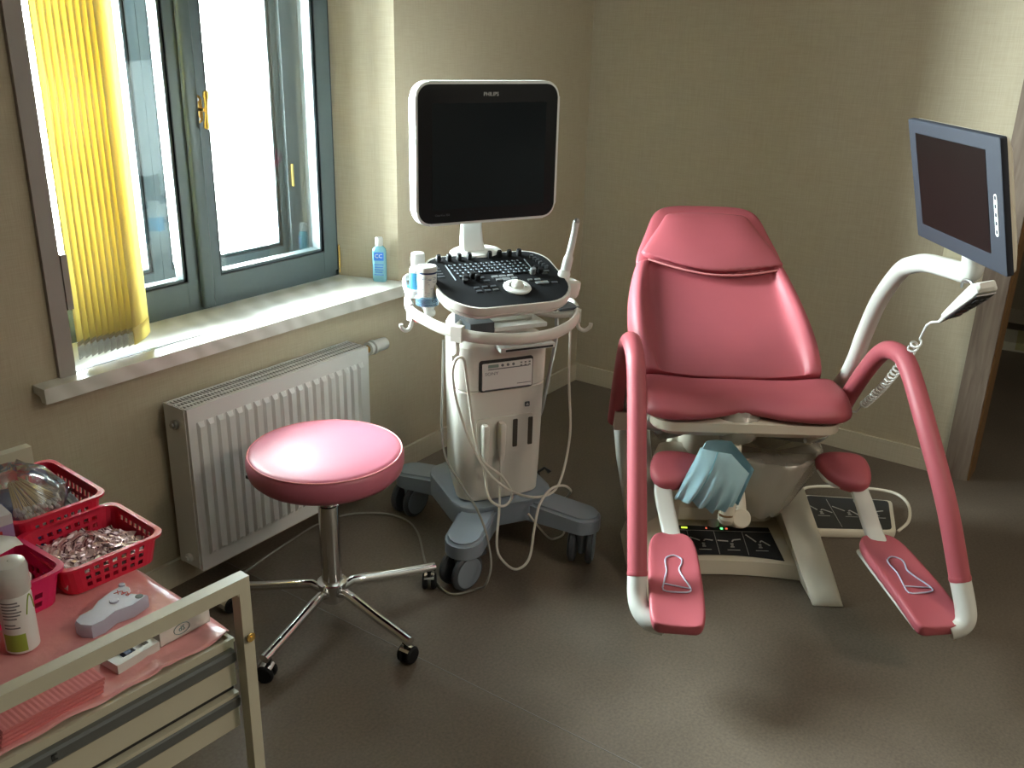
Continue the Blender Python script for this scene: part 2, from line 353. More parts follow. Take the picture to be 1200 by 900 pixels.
# fixed frame
b = B(); X0, X1 = 1.216, 2.387
b.bb((X0, YF, ZS), (X1, YF+.06, ZS+.028)); b.bb((X0, YF, ZT-.03), (X1, YF+.06, ZT)); b.bb((X0, YF, ZS), (X0+.016, YF+.06, ZT)); b.bb((X1-.016, YF, ZS), (X1, YF+.06, ZT))
wobj('window_frame', b, M['wgrey'], smooth=0)
def sash(xa, xb, y, z0, z1, st, rb, name):
    """stiles st wide, bottom rail rb high, with a stepped glazing bead"""
    b = B(); d = .045
    b.bb((xa, y, z0), (xa+st, y+d, z1), bev=.003); b.bb((xb-st, y, z0), (xb, y+d, z1), bev=.003)
    b.bb((xa+st-.004, y+.001, z0), (xb-st+.004, y+d, z0+rb), bev=.003); b.bb((xa+st-.004, y+.001, z1-rb), (xb-st+.004, y+d, z1), bev=.003)
    o = wobj(name, b, M['wgrey'], smooth=0)
    c = B(); g = .010
    for (p, q) in (((xa+st, y+.008, z0+rb), (xa+st+g, y+d, z1-rb)), ((xb-st-g, y+.008, z0+rb), (xb-st, y+d, z1-rb)), ((xa+st, y+.008, z0+rb), (xb-st, y+d, z0+rb+g)), ((xa+st, y+.008, z1-rb-g), (xb-st, y+d, z1-rb))): c.bb(p, q)
    obj('glazing_bead', _t(c), M['wgrey'], o, smooth=0)
    c = B(); e = .0035
    for (p, q) in (((xa+st-e, y-.0006, z0+rb), (xa+st, y+.008, z1-rb)), ((xb-st, y-.0006, z0+rb), (xb-st+e, y+.008, z1-rb)), ((xa+st-e, y-.0006, z0+rb-e), (xb-st+e, y+.008, z0+rb))): c.bb(p, q)
    obj('rubber_seal', _t(c), M['wline'], o, smooth=0)
    c = B(); c.bb((xa+st, y+.024, z0+rb), (xb-st, y+.028, z1-rb)); obj('pane', _t(c), M['glass'], o, smooth=0)
    return o
def _t(c): c.bm.transform(W0); return c
s1 = sash(1.235, 1.795, YF-.012, ZS+.024, ZT-.02, .062, .078, 'sash')
s2 = sash(1.797, 2.372, YF-.012, ZS+.024, ZT-.02, .064, .078, 'sash')
b = B(); b.prism(rrect(.044, .022, .008, 3, 1.796, YF-.020), ZS+.012, ZT-.01, bev=.003); wobj('cover_strip', b, M['wgrey'])
b = B(); b.bb((1.7745, YF-.0135, ZS+.025), (1.7765, YF-.008, ZT-.02)); b.bb((2.3715, YF-.0135, ZS+.02), (2.3745, YF-.004, ZT-.02)); wobj('frame_gap', b, M['wline'], smooth=0)
# brass handle
b = B(); hM = frame((1.822, YF-.014, 1.358), (1, 0, 0), (0, 0, 1))
b.prism(rrect(.030, .082, .014), 0, .006, hM, bev=.002); hd = wobj('handle', b, M['brass'])
b = B(); b.tube([(1.822, YF-.014, 1.358), (1.822, YF-.05, 1.358)], .006, 10); b.lathe([(.004, -.056), (.0095, -.052), (.010, -.044), (.006, -.018), (.0055, 0), (.006, .018), (.010, .044), (.0095, .052), (.004, .056)], 12, T(1.826, YF-.052, 1.358) @ Ry(4)); wobj('lever', b, M['brass'], hd)
b = B()
for dz in (-.028, .028): b.cyl((1.822, YF-.0205, 1.358+dz), (1.822, YF-.0195, 1.358+dz), .005, 10)
wobj('screw', b, M['metal'], hd)
b = B(); b.cyl((2.381, YF-.012, ZS+.03), (2.381, YF-.012, ZS+.105), .0055, 10, .001); b.cyl((2.381, YF-.012, ZS+.105), (2.381, YF-.012, ZS+.115), .003, 8); b.cyl((2.381, YF-.012, ZS+.012), (2.381, YF-.012, ZS+.03), .003, 8); wobj('hinge', b, M['brass'])
# box between the two windows and the outer window
b = B()
b.bb((1.216, YF+.06, ZS-.02), (2.387, 2.64, ZS+.045)); b.bb((1.216, YF+.06, ZT), (2.387, 2.64, ZT+.02)); b.bb((1.216, YF+.06, ZS), (1.226, 2.60, ZT)); b.bb((2.377, YF+.06, ZS), (2.388, 2.60, ZT))
wobj('window_box', b, M['reveal'], smooth=0)
YO = 2.600
o1 = sash(1.226, 1.766, YO, ZS+.05, ZT, .036, .056, 'outer_sash')
o2 = sash(1.767, 2.305, YO, ZS+.05, ZT, .036, .056, 'outer_sash')
b = B(); b.bb((2.295, YO-.02, ZS+.03), (2.388, YO+.045, ZT)); b.bb((1.226, YO+.002, ZS+.03), (2.30, YO+.045, ZS+.06)); wobj('outer_frame', b, M['wgrey'], smooth=0)
b = B(); b.cyl((2.31, YO-.026, 1.06), (2.31, YO-.026, 1.14), .0055, 8, .002); b.cyl((2.31, YO-.03, 1.10), (2.31, YO-.018, 1.10), .004, 8); wobj('outer_handle', b, M['brass'], o2)
# corner trim on the left edge of the opening
b = B(); b.bb((1.168, YW-.012, ZS), (1.212, YW, 2.16), bev=.002)
tr = struct(obj('trim_1', b, M['trim'], smooth=0))
b = B(); b.box((1.222, YW-.004, .985), (.016, .02, .14), bev=.005); struct(obj('blind_cord_clip', b, M['trim'], tr))

# ------------------------------------------------------------------ vertical blind
bl = thing('vertical_blind', 'yellow vertical fabric blind drawn together at the left side of the window', 'blind', (1.3, YW+.05, 2.05))
b = B(); b.bb((-.08, -.03, 0), (1.05, .03, .045), bev=.004); obj('head_rail', b, M['white'], bl)
NS = 10
for k in range(NS):
    x = -.056+.0180*k; a = 47-1.0*k; L_ = .085 if k < NS-1 else .118
    if k == NS-1: a = 36
    ca, sa = math.cos(R(a)), math.sin(R(a)); zb = .803-2.05; x0 = x; y0 = -.030
    rings = []
    for z in (zb, -.02):
        rings.append([(x0+L_*t*ca-.006*math.sin(math.pi*t)*sa*-1, y0+L_*t*sa-.006*math.sin(math.pi*t)*ca, z) for t in (0, .15, .3, .5, .7, .85, 1)])
    b = B(); b.loft(rings, cap0=False, cap1=False, closed=False)
    sl = obj('slat', b, M['blind'], bl, smooth=60, solid=.0012)
    b = B()
    b.loft([[(p[0]+.0013*sa*s_, p[1]-.0013*ca*s_, z) for s_, p in [(1, q) for q in rings[0]]+[(-1, q) for q in reversed(rings[0])]] for z in (zb-.035, zb+.012)])
    obj('weight_pocket', b, M['clearp'] if k < NS-1 else M['blind'], sl)

# ------------------------------------------------------------------ radiator
rad = thing('radiator', 'white panel radiator with ribbed front on the wall under the window', 'radiator', (1.806, 2.15, 0))
rx0, rx1, ry0, ry1, rz0, rz1 = -.361, .361, -.058, .045, .084, .598
b = B()
# pressed front sheet: rounded plate with vertical ribs
nr = 20; pitch = (rx1-rx0-.05)/nr
prof = []
x = rx0+.012
prof.append((x, 0.0))
for k in range(nr):
    c = rx0+.025+pitch*(k+.5)
    prof += [(c-pitch*.44, 0), (c-pitch*.30, -.011), (c+pitch*.14, -.011), (c+pitch*.34, 0)]
prof.append((rx1-.012, 0.0))
zs = [(rz0, 0), (rz0+.045, 0), (rz0+.058, 1), (rz1-.060, 1), (rz1-.047, 0), (rz1, 0)]
rings = [[(px, ry0+py*f, z) for px, py in prof] for z, f in zs]
b.loft(rings, cap0=False, cap1=False, closed=False)
b.bb((rx0+.001, ry0+.0005, rz0+.001), (rx0+.012, ry0+.012, rz1-.001)); b.bb((rx1-.012, ry0+.0005, rz0+.001), (rx1-.001, ry0+.012, rz1-.001))
b.bb((rx0+.012, ry0+.002, rz0), (rx1-.012, ry0+.010, rz1-.001))
obj('front_panel', b, M['white'], rad, smooth=25)
for sx in (rx0, rx1):
    b = B(); b.bb((sx-.0015 if sx < 0 else sx-.0035, ry0+.012, rz0+.004), (sx+.0035 if sx < 0 else sx+.0015, ry1, rz1-.002), bev=.0015); obj('side_panel', b, M['white'], rad)
b = B(); b.bb((rx0, ry1-.01, rz0), (rx1, ry1, rz1-.004)); obj('rear_panel', b, M['white'], rad)
b = B(); b.bb((rx0+.004, ry0+.008, rz1-.03), (rx1-.004, ry1-.006, rz1-.012)); gd = obj('grille', b, M['dark'], rad, smooth=0)
b = B(); 
for yy in (ry0+.012, ry0+.036, ry0+.062, ry1-.008): b.bb((rx0, yy-.003, rz1-.012), (rx1, yy+.003, rz1))
nb = 62
for k in range(nb+1):
    xx = rx0+.004+(rx1-rx0-.008)*k/nb; b.bb((xx-.0018, ry0+.01, rz1-.008), (xx+.0018, ry1-.006, rz1-.0005))
obj('grille_bars', b, M['white'], gd, smooth=0)
for z in (rz1-.055, rz0+.03):
    b = B(); b.cyl((rx0-.013, -.005, z), (rx0, -.005, z), .014, 12, .002); b.cyl((rx0-.018, -.005, z), (rx0-.012, -.005, z), .008, 6); obj('plug', b, M['white'] if z < .3 else M['metal'], rad)
b = B(); b.tube([(rx1, 0, .562), (rx1+.03, 0, .562)], .010, 10); b.cyl((rx1+.026, 0, .562), (rx1+.058, 0, .562), .014, 8); b.tube([(rx1+.03, 0, .562), (rx1+.03, .03, .562), (rx1+.03, .066, .562)], .008, 8); vb = obj('valve', b, M['brass'], rad)
b = B(); vm = T(rx1+.056, 0, .562) @ Ry(90) @ Matrix.Scale(1.22, 4)
b.lathe([(.013, 0), (.019, .002), (.019, .010), (.015, .012), (.015, .016), (.021, .018), (.021, .026), (.018, .028), (.0185, .055), (.017, .072), (.013, .076)], 20, vm); obj('thermostat_head', b, M['usw2'], vb)

# light switch on the back wall
ws = thing('wall_socket', 'cream socket plate on the back wall behind the swing-arm monitor', 'socket', (XB, .618, .882))
b = B(); b.bb((-.010, -.037, -.037), (0, .037, .037), bev=.004); obj('plate', b, mat('socket_cream', (.66, .60, .42), .4), ws)
b = B(); b.bb((-.013, -.024, -.024), (-.010, .024, .024), bev=.002); obj('rocker', b, mat('socket_cream_b', (.70, .64, .46), .4), ws)
# flat pack on the floor of the next room
fb = thing('floor_box', 'pale flat box lying on the floor beyond the doorway', 'box', (5.80, .55, 0), 6)
b = B(); b.bb((-.14, -.2, 0), (.14, .12, .05), bev=.004); obj('carton', b, mat('pale_carton', (.56, .55, .44), .6), fb)
b = B(); b.bb((-.142, -.09, .012), (.142, .0, .0515)); obj('band', b, mat('carton_band', (.42, .40, .20), .6), fb, smooth=0)

# ------------------------------------------------------------------ stool
st = thing('stool', 'round pink padded stool with chrome five-star base on casters', 'stool', (1.598, 1.713, 0))
b = B(); b.lathe([(.02, .432), (.165, .432), (.192, .440), (.206, .455), (.2105, .475), (.210, .495), (.203, .508), (.190, .513), (.13, .519), (.06, .522), (.005, .523)], 64); b.bm.transform(T(0, 0, .025)); obj('seat', b, M['pinkst'], st, smooth=60)
b = B(); b.tube([(.2045*math.cos(2*math.pi*k/64), .2045*math.sin(2*math.pi*k/64), .5325) for k in range(64)], .0022, 6, closed=True); obj('seam', b, M['pinks'], st)
b = B(); b.lathe([(.13, .424), (.14, .428), (.14, .434)], 32); b.box((0, 0, .415), (.10, .10, .02)); b.bm.transform(T(0, 0, .025)); obj('seat_plate', b, M['black'], st)
b = B(); b.cyl((0, 0, .27), (0, 0, .445), .0235, 24); b.cyl((0, 0, .10), (0, 0, .37), .0285, 24, .003); obj('column', b, M['chrome'], st)
b = B(); b.lathe([(.030, .062), (.034, .066), (.034, .085), (.036, .10), (.042, .118), (.042, .124), (.030, .128)], 28); obj('hub', b, M['chrome'], st)
b = B(); b.tube(cr([(-.05, .07, .449), (-.09, .13, .450), (-.114, .164, .448)]), .004, 8); b.box((-.119, .171, .447), (.022, .014, .008), bev=.003); obj('lever', b, M['usd'], st)
cas0 = None
for a in (47.6, 120, 192.7, 264.2, 335.8):
    c, s = math.cos(R(a)), math.sin(R(a))
    b = B(); b.tube([(c*.030, s*.030, .093), (c*.06, s*.06, .108), (c*.10, s*.10, .104), (c*.20, s*.20, .090), (c*.322, s*.322, .076)], [.012, .0135, .014, .0135, .0135], 14, flat=(1.05, .95), up=(0, 0, 1))
    obj('leg', b, M['chrome'], st)
    # twin-wheel caster with chrome hood
    ang = a+random.choice((60, -75, 100)); 
    if cas0 is None:
        e = bpy.data.objects.new('caster', None); COL.objects.link(e); e.parent = st
        b = B(); b.cyl((0, 0, .045), (0, 0, .068), .006, 10); b.cyl((0, 0, .064), (0, 0, .069), .010, 10); obj('stem', b, M['black'], e)
        for sy in (-1, 1):
            b = B(); b.cyl((.008, sy*.006, .025), (.008, sy*.021, .025), .025, 24, .004); obj('wheel', b, M['black'], e)
        b = B()
        rg = []
        for yy in (-.015, .015):
            rg.append([(.008+.0262*math.cos(R(t)), yy, .025+.0262*math.sin(R(t))) for t in range(-10, 141, 15)]+[(.008+.0242*math.cos(R(t)), yy, .025+.0242*math.sin(R(t))) for t in range(140, -11, -15)])
        b.loft(rg); obj('hood', b, M['chrome'], e); cas0 = e
    else: e = dup(cas0, st)
    e.location = (c*.305, s*.305, 0); e.rotation_euler = (0, 0, R(ang))

# ------------------------------------------------------------------ ultrasound machine
us = thing('ultrasound_machine', 'white wheeled ultrasound machine with black screen and keyboard in the corner', 'ultrasound machine', (2.268, 1.634, 0), -30.8)
# base: four splayed grey arms
b = B()
def arm_ring(cx, cy, dx, dy, L0, L1, w, z0, z1):
    d = Vector((dx, dy)).normalized(); n = Vector((-d.y, d.x)); pts = []
    for t, s in ((L0, 1), (L1-w*.9, 1)): pts.append(((cx+d.x*t+n.x*w*s), (cy+d.y*t+n.y*w*s)))
    for k in range(1, 8):
        a = math.pi/2-math.pi*k/8; pts.append((cx+d.x*(L1-w+w*math.cos(a))+n.x*w*math.sin(a), cy+d.y*(L1-w+w*math.cos(a))+n.y*w*math.sin(a)))
    for t, s in ((L1-w*.9, -1), (L0, -1)): pts.append(((cx+d.x*t+n.x*w*s), (cy+d.y*t+n.y*w*s)))
    return pts
hub = []
for (sx, sy) in ((-1, -1), (1, -1), (1, 1), (-1, 1)):
    d = Vector((sx*.205-.0, sy*.25)).normalized()
    poly = arm_ring(-.0, .0, sx*.205, sy*.25, .04, .378, .058, 0, 0)
    n = len(poly)
    v = []
    for zt in (0, 1):
        for p in poly:
            dist = math.hypot(p[0], p[1]); top = .196-.030*max(0, min(1, (dist-.12)/.25)); bot = .115+.012*max(0, 1-dist/.2)
            v.append((p[0], p[1], bot if zt == 0 else top))
    f = [tuple(range(n-1, -1, -1)), tuple(range(n, 2*n))]+[(i, (i+1) % n, n+(i+1) % n, n+i) for i in range(n)]
    _, fs = b._add(v, f); es = set(e for e in fs[1].edges); bmesh.ops.bevel(b.bm, geom=list(es), offset=.010, segments=3, affect='EDGES', clamp_overlap=True)
b.prism(rrect(.34, .36, .08), .125, .197, T(-.01, .02, 0), bev=.008)
obj('base', b, M['usg'], us)
def us_caster(x, y, a):
    e = bpy.data.objects.new('caster', None); COL.objects.link(e); e.parent = us; e.location = (x, y, 0); e.rotation_euler = (0, 0, R(a))
    b = B(); b.loft([[(q[0], q[1], z) for q in rrect(w, d, .012, 3)] for w, d, z in ((.022, .05, .03), (.026, .055, .06), (.034, .06, .09), (.046, .064, .122))]); obj('fork', b, M['usg'], e)
    for sx in (-1, 1):
        b = B(); b.lathe([(.020, 0), (.052, .0), (.060, .006), (.060, .016), (.054, .021), (.020, .021)], 32, T(sx*.017, -.012, .060) @ Ry(90*sx)); w = obj('wheel', b, M['usd'], e)
        b = B(); b.lathe([(.012, .0212), (.047, .0212), (.049, .0225), (.047, .024), (.012, .0245)], 32, T(sx*.017, -.012, .060) @ Ry(90*sx)); obj('wheel_cover', b, M['usg'], w)
    b = B(); b.bb((-.022, .045, .085), (.022, .075, .10), bev=.004); obj('brake', b, M['usd'], e)
us_caster(-.205, -.25, -68); us_caster(.205, -.25, -36); us_caster(-.205, .25, -62); us_caster(.205, .25, -15)
b = B(); b.box((.16, .05, .165), (.05, .03, .03), bev=.006); b.tube([(.165, .04, .175), (.20, .03, .20), (.215, .02, .185)], .009, 8, flat=(1.6, .6)); obj('brake_pedal', b, M['usd'], us)

# body
def body_poly(hw, y0, y1, bow=.012, r=.055, cx=-.02):
    pts = []
    for p in rrect(2*hw, y1-y0, r, 6, cx, (y0+y1)/2):
        k = 1-((p[0]-cx)/hw)**2
        pts.append((p[0], p[1]-(bow*k if p[1] < (y0+y1)/2 else 0)))
    # extra points along the front for the bow
    out = []
    for i, p in enumerate(pts):
        out.append(p); q = pts[(i+1) % len(pts)]
        if p[1] < (y0+y1)/2 and q[1] < (y0+y1)/2 and abs(q[0]-p[0]) > .08:
            for t in (.2, .4, .6, .8):
                xx = p[0]+(q[0]-p[0])*t; k0 = 1-((xx-cx)/hw)**2; out.append((xx, y0-bow*k0))
    return out
def taper(p, y0, y1, cx=-.02):
    t = max(0, min(1, (p[1]-y0)/(y1-y0))); return (cx+(p[0]-cx)*(1-.52*t**1.25), p[1])
def bloft(hw0, hw1, zs, y0, y1, bev=.01):
    rings = []
    for z, hw, ins in zs: rings.append([(*taper(p, y0, y1), z) for p in body_poly(hw-ins, y0+ins, y1-ins)])
    return rings
b = B(); b.loft(bloft(0, 0, [(.197, .145, .012), (.205, .146, .002), (.30, .148, 0), (.45, .152, 0), (.570, .156, 0), (.574, .156, .003)], -.112, .22)); obj('lower_body', b, M['usw'], us)
b = B(); b.loft(bloft(0, 0, [(.576, .156, .003), (.580, .156, 0), (.68, .158, 0), (.712, .158, .002), (.728, .156, .012), (.734, .15, .03)], -.114, .22)); obj('upper_body', b, M['usw'], us)
# printer in the upper front
fy = -.126
def usfront(x, z, y=fy): return frame((x, y, z), (1, 0, 0), (0, 0, 1))     # +z of the frame points out (towards -y)
b = B(); b.prism(rrect(.176, .100, .008, 3), -.01, .0015, usfront(-.022, .624)); pr = obj('printer', b, M['dark'], us)
b = B(); b.prism(rrect(.165, .086, .004, 3), .0, .006, usfront(-.020, .622), bev=.002); obj('printer_face', b, M['usw2'], pr)
b = B(); b.prism(rrect(.034, .010, .001, 2), .006, .0072, usfront(-.068, .656)); obj('printer_display', b, M['lcd'], pr)
b = B()
for k in range(3): b.cyl((-.038+.018*k, fy-.006, .656), (-.038+.018*k, fy-.0075, .656), .0045, 12)
for k in range(3): 
    for j in range(2): b.box((.024+.014*k, fy-.0065, .658-.009*j), (.006, .002, .004))
obj('printer_buttons', b, M['greybtn'], pr)
b = B(); b.bb((-.085, fy-.0068, .6445), (.050, fy-.006, .6475)); b.bb((-.095, fy-.0068, .5785), (.054, fy-.0055, .5815)); b.bb((.012, fy-.0066, .5905), (.058, fy-.006, .5925)); obj('printer_slot', b, M['ink'], pr, smooth=0)
b = B(); b.text('SONY', .014, usfront(-.073, .632, fy-.0062), align='CENTER', sx=1.2); obj('printer_lettering', b, M['ink'], pr, smooth=0)
# connector bay
b = B(); b.prism(rrect(.190, .128, .010, 4), -.008, .0012, usfront(-.022, .420)); cb = obj('connector_bay', b, M['usw'], us)
for k in range(4):
    x = -.092+.052*k
    b = B(); b.prism(rrect(.016, .094, .003, 2), .0, .0020, usfront(x, .424)); obj('connector_slot', b, mat('slot_shadow', (.05, .044, .032), .7), cb)
b = B(); b.prism(rrect(.016, .016, .002, 2), 0, .002, usfront(.052, .515, -.124)); b2 = obj('socket_icon', b, M['usd'], us)
b = B(); b.strip([(-.004, -.003), (.0, .004), (.004, -.003), (-.004, -.003)], .0015, usfront(.052, .515, -.1265)); obj('icon_mark', b, M['icon'], b2, smooth=0)
# pull-out tray under the handle
b = B(); b.bb((-.06, -.17, .708), (.118, .05, .722), bev=.004); ty = obj('tray', b, M['usw2'], us)
b = B(); b.bb((-.045, -.1715, .7105), (.110, -.165, .7165)); obj('tray_gap', b, M['dark'], ty, smooth=0)
b = B(); b.loft([[(q[0], q[1], z) for q in rrect(w, d, .04, 4, -.02, cy)] for w, d, cy, z in ((.22, .22, .03, .728), (.19, .18, .03, .77), (.17, .16, .02, .83))]); obj('lift_column', b, M['usw'], us)
b = B(); b.loft([[(q[0], q[1], z) for q in rrect(w, d, .03, 4, -.02, cy)] for w, d, cy, z in ((.19, .15, -.03, .775), (.20, .16, -.03, .79), (.15, .13, -.03, .80))]); obj('lift_shroud', b, M['usw'], us)

b = B(); b.bb((-.150, -.150, .768), (-.075, -.02, .800), bev=.008); obj('lift_lock', b, M['usd'], us)
b = B(); b.bb((-.075, -.155, .772), (.095, .02, .784), bev=.004); obj('lift_plate', b, M['usw2'], us)
# control panel
pa = T(-.030, -.070, .912) @ Rx(15.4)
def pan_out(g=0, n=7):
    out = []
    w, d = .400+2*g, .290+2*g
    for (sx, sy, a0, r) in ((1, 1, 0, .075), (-1, 1, 90, .075), (-1, -1, 180, .10), (1, -1, 270, .10)):
        for k in range(n+1):
            a = R(a0+90*k/n); out.append((sx*(w/2-r)+r*math.cos(a), sy*(d/2-r)+r*math.sin(a)-(.0 if sy > 0 else 0)))
    # bow the front edge
    return [(p[0], p[1]-(.018*(1-(p[0]/(w/2))**2) if p[1] < 0 else 0)) for p in out]
b = B(); o0 = pan_out(.007)
b.loft([[(p[0]*s, p[1]*s2+oy, z) for p in o0] for s, s2, oy, z in ((.72, .68, .01, -.052), (.93, .92, .004, -.045), (.985, .985, 0, -.030), (.992, .992, 0, -.0262), (.978, .978, 0, -.0255), (.978, .978, 0, -.0235), (.995, .995, 0, -.0228), (1, 1, 0, -.008), (.99, .99, 0, 0))], pa); cp = obj('console_shell', b, M['usw'], us)
b = B(); b.prism(pan_out(0), -.004, .0012, pa); obj('console_face', b, M['key'], cp)
kb = B(); lt = B()
for r_i in range(5):
    for c_i in range(14):
        if r_i == 4 and 4 <= c_i <= 7: continue
        x = -.125+.0172*c_i+.003*r_i; y = .083-.0165*r_i
        kb.box((x, y, .0025), (.0150, .0140, .004), pa, bev=.0012, seg=1)
        lt.box((x-.002, y+.001, .0047), (.0055, .0065, .0004), pa)
        if random.random() < .5: lt.box((x+.004, y-.003, .0047), (.003, .003, .0004), pa)
lt.bb((-.1375, .0, .001), (-.1345, .092, .003), pa); lt.bb((.122, .03, .001), (.1242, .092, .003), pa)
kbo = obj('keyboard', kb, M['key'], us); obj('key_letters', lt, M['letter'], kbo, smooth=0)
for i, x in enumerate((-.148, -.115, -.082, -.049, .018, .051, .084, .117)):
    b = B(); b.loft([[(q[0], q[1], z) for q in rrect(w, d, .003, 2)] for w, d, z in ((.013, .018, 0), (.013, .017, .012), (.0115, .012, .020))], pa @ T(x, .122, .001)); obj('slider_knob', b, M['black'], us)
for (x, y, r_, h, m) in ((-.105, .002, .010, .014, 'black'), (-.112, -.016, .009, .012, 'black'), (-.082, .006, .008, .020, 'black'), (-.072, -.010, .008, .020, 'black'), (.112, .002, .009, .020, 'greybtn'), (.130, .018, .009, .018, 'black'), (.138, .004, .009, .016, 'black')):
    b = B(); b.cyl((0, 0, 0), (0, 0, h), r_, 14, .002); b.bm.transform(pa @ T(x, y, .001)); obj('rotary_knob', b, M[m], us)
bb_ = B()
for (x, y, w, d) in ((-.012, .000, .02, .011), (.013, .0, .02, .011), (.038, .0, .018, .011), (-.006, -.017, .018, .010), (.018, -.019, .024, .014), (.044, -.017, .018, .010), (.118, -.056, .040, .013), (.112, -.036, .016, .009), (.088, -.034, .014, .006)):
    bb_ = B(); bb_.box((x, y, .0025), (w, d, .004), pa, bev=.0012, seg=1); obj('function_button', bb_, M['greybtn'], us)
bb_ = B()
sb = [((-.09+.026*(k % 3), -.052-.020*(k//3), .0025), (.017, .009, .003)) for k in range(6)]+[((-.172, .075-.016*k, .0022), (.022, .007, .002)) for k in range(4)]
sb += [((.150+.004*k, .098-.014*k, .006), (.010, .006, .010)) for k in range(6)]+[((x, y, .0022), (.018, .008, .003)) for (x, y) in ((.150, -.004), (.162, .010), (.158, -.06), (-.055, .002), (-.045, -.018))]
for c_, d_ in sb: bb_ = B(); bb_.box(c_, d_, pa, bev=.001, seg=1); obj('small_button', bb_, M['usd'], us)
b = B(); b.lathe([(.040, .0), (.042, .004), (.038, .008), (.026, .009), (.0255, .005)], 36, pa @ T(.030, -.072, .001)); tb = obj('trackball_ring', b, M['usw2'], us)
b = B(); b.ell((.030, -.072, .010), (.0185, .0185, .0165), pa, 20, 12); obj('trackball', b, M['usw'], tb)
b = B(); b.box((-.03, .128, .0022), (.02, .008, .003), pa); b.box((.0, .130, .0022), (.012, .006, .003), pa); obj('status_strip', b, M['greybtn'], us, smooth=0)

# monitor
mo = T(-.030, .032, 1.262) @ Rz(4.8)
def front(mx): return mx @ Rx(90)     # prism z+ -> local -y
mf = front(mo)
b = B(); b.prism(rrect(.468, .404, .045, 8), -.030, .014, mf, bev=.008, seg=3); mon = obj('monitor', b, M['usw2'], us)
b = B(); b.loft([[(q[0], q[1], z) for q in rrect(w, h, r, 8)] for w, h, r, z in ((.452, .388, .040, -.03), (.36, .30, .05, -.050), (.30, .24, .05, -.056))], mf); obj('monitor_back', b, M['usw2'], mon)
b = B(); b.prism(rrect(.452, .388, .038, 8), .010, .0155, mf, bev=.0012); obj('bezel', b, M['black'], mon)
b = B(); b.prism(rrect(.372, .298, .002, 2, .002, -.006), .0150, .0162, mf); obj('screen', b, M['screen'], mon, smooth=0)
b = B(); b.text('PHILIPS', .0155, mf @ T(.002, .166, .0155), sx=1.0); obj('brand_lettering', b, M['icon'], mon, smooth=0)
b = B(); b.text('ClearVue 350', .0085, mf @ T(-.176, -.171, .0155), align='LEFT'); obj('model_lettering', b, M['usd'], mon, smooth=0)
# neck
b = B(); rings = []
for (x, y, z, w, d) in ((-.045, .085, 1.20, .066, .02), (-.046, .10, 1.10, .066, .022), (-.047, .112, 1.03, .066, .026), (-.046, .112, .985, .070, .034), (-.044, .105, .960, .074, .040)):
    rings.append([(q[0], q[1], z) for q in rrect(w, d, .009, 4, x, y)])
b.loft(rings); obj('monitor_neck', b, M['usw2'], us)
b = B(); b.lathe([(.085, 0), (.085, .006), (.078, .011), (.02, .013)], 32, T(-.035, .100, .948) @ Rx(8) @ Matrix.Diagonal((1, .62, 1, 1))); b.cyl((-.035, .10, .86), (-.035, .10, .95), .035, 16); obj('neck_flange', b, M['usw2'], us)

# handle ring
HP = [(-.14, .24, .815), (-.205, .225, .806), (-.252, .128, .80), (-.265, .034, .797), (-.248, -.04, .79), (-.216, -.12, .783), (-.15, -.198, .776), (-.055, -.233, .771), (.03, -.240, .771), (.105, -.225, .777), (.178, -.175, .788), (.222, -.095, .80), (.222, -.01, .808), (.18, .08, .815), (.13, .14, .82)]
b = B(); b.tube(cr(HP, 5), .017, 14, flat=(.55, 1.05), up=(0, 0, 1)); obj('handle', b, M['usw'], us)
for p, q in (((-.14, .24, .815), (-.06, .12, .80)), ((.13, .14, .82), (.05, .08, .80)), ((-.216, -.12, .783), (-.12, -.05, .79)), ((.20, -.13, .793), (.10, -.06, .79))):
    b = B(); b.tube([p, ((p[0]+q[0])/2, (p[1]+q[1])/2, p[2]-.008), q], .011, 10); obj('handle_bracket', b, M['usw'], us)
# clip with cable hook on the front left, cable hooks at the sides
def clip(p, ang, name='cable_hook'):
    m = T(*p) @ Rz(ang)
    b = B(); b.box((0, 0, 0), (.034, .028, .046), m, bev=.006); b.tube(cr([(0, -.004, -.02), (0, -.002, -.052), (0, -.010, -.070), (0, -.026, -.066), (0, -.030, -.052)]), .0075, 10, m, flat=(1.5, .8), up=(1, 0, 0)); obj(name, b, M['usw'], us)
clip((-.193, -.158, .780), -45)
b = B(); b.tube(cr([(-.262, .05, .815), (-.265, .085, .845), (-.254, .143, .868), (-.219, .20, .862), (-.19, .215, .83)]), .0075, 10, flat=(1, 1.4), up=(0, 0, 1)); obj('bottle_guard', b, M['usw2'], us)
def hook(p, ang):
    m = T(*p) @ Rz(ang)
    b = B(); b.tube(cr([(0, 0, .016), (0, 0, -.012), (0, -.006, -.038), (0, -.024, -.046), (0, -.040, -.034), (0, -.042, -.022)]), .0062, 10, m); b.box((0, 0, .0), (.026, .022, .036), m, bev=.005); obj('cable_hook', b, M['usw'], us)
hook((.205, -.140, .790), 60); hook((-.262, .05, .785), -70)
b = B(); b.cyl((-.256, .036, .772), (-.250, .022, .772), .008, 10, .002); obj('red_button', b, mat('red_plastic', (.30, .012, .012), .4), us)
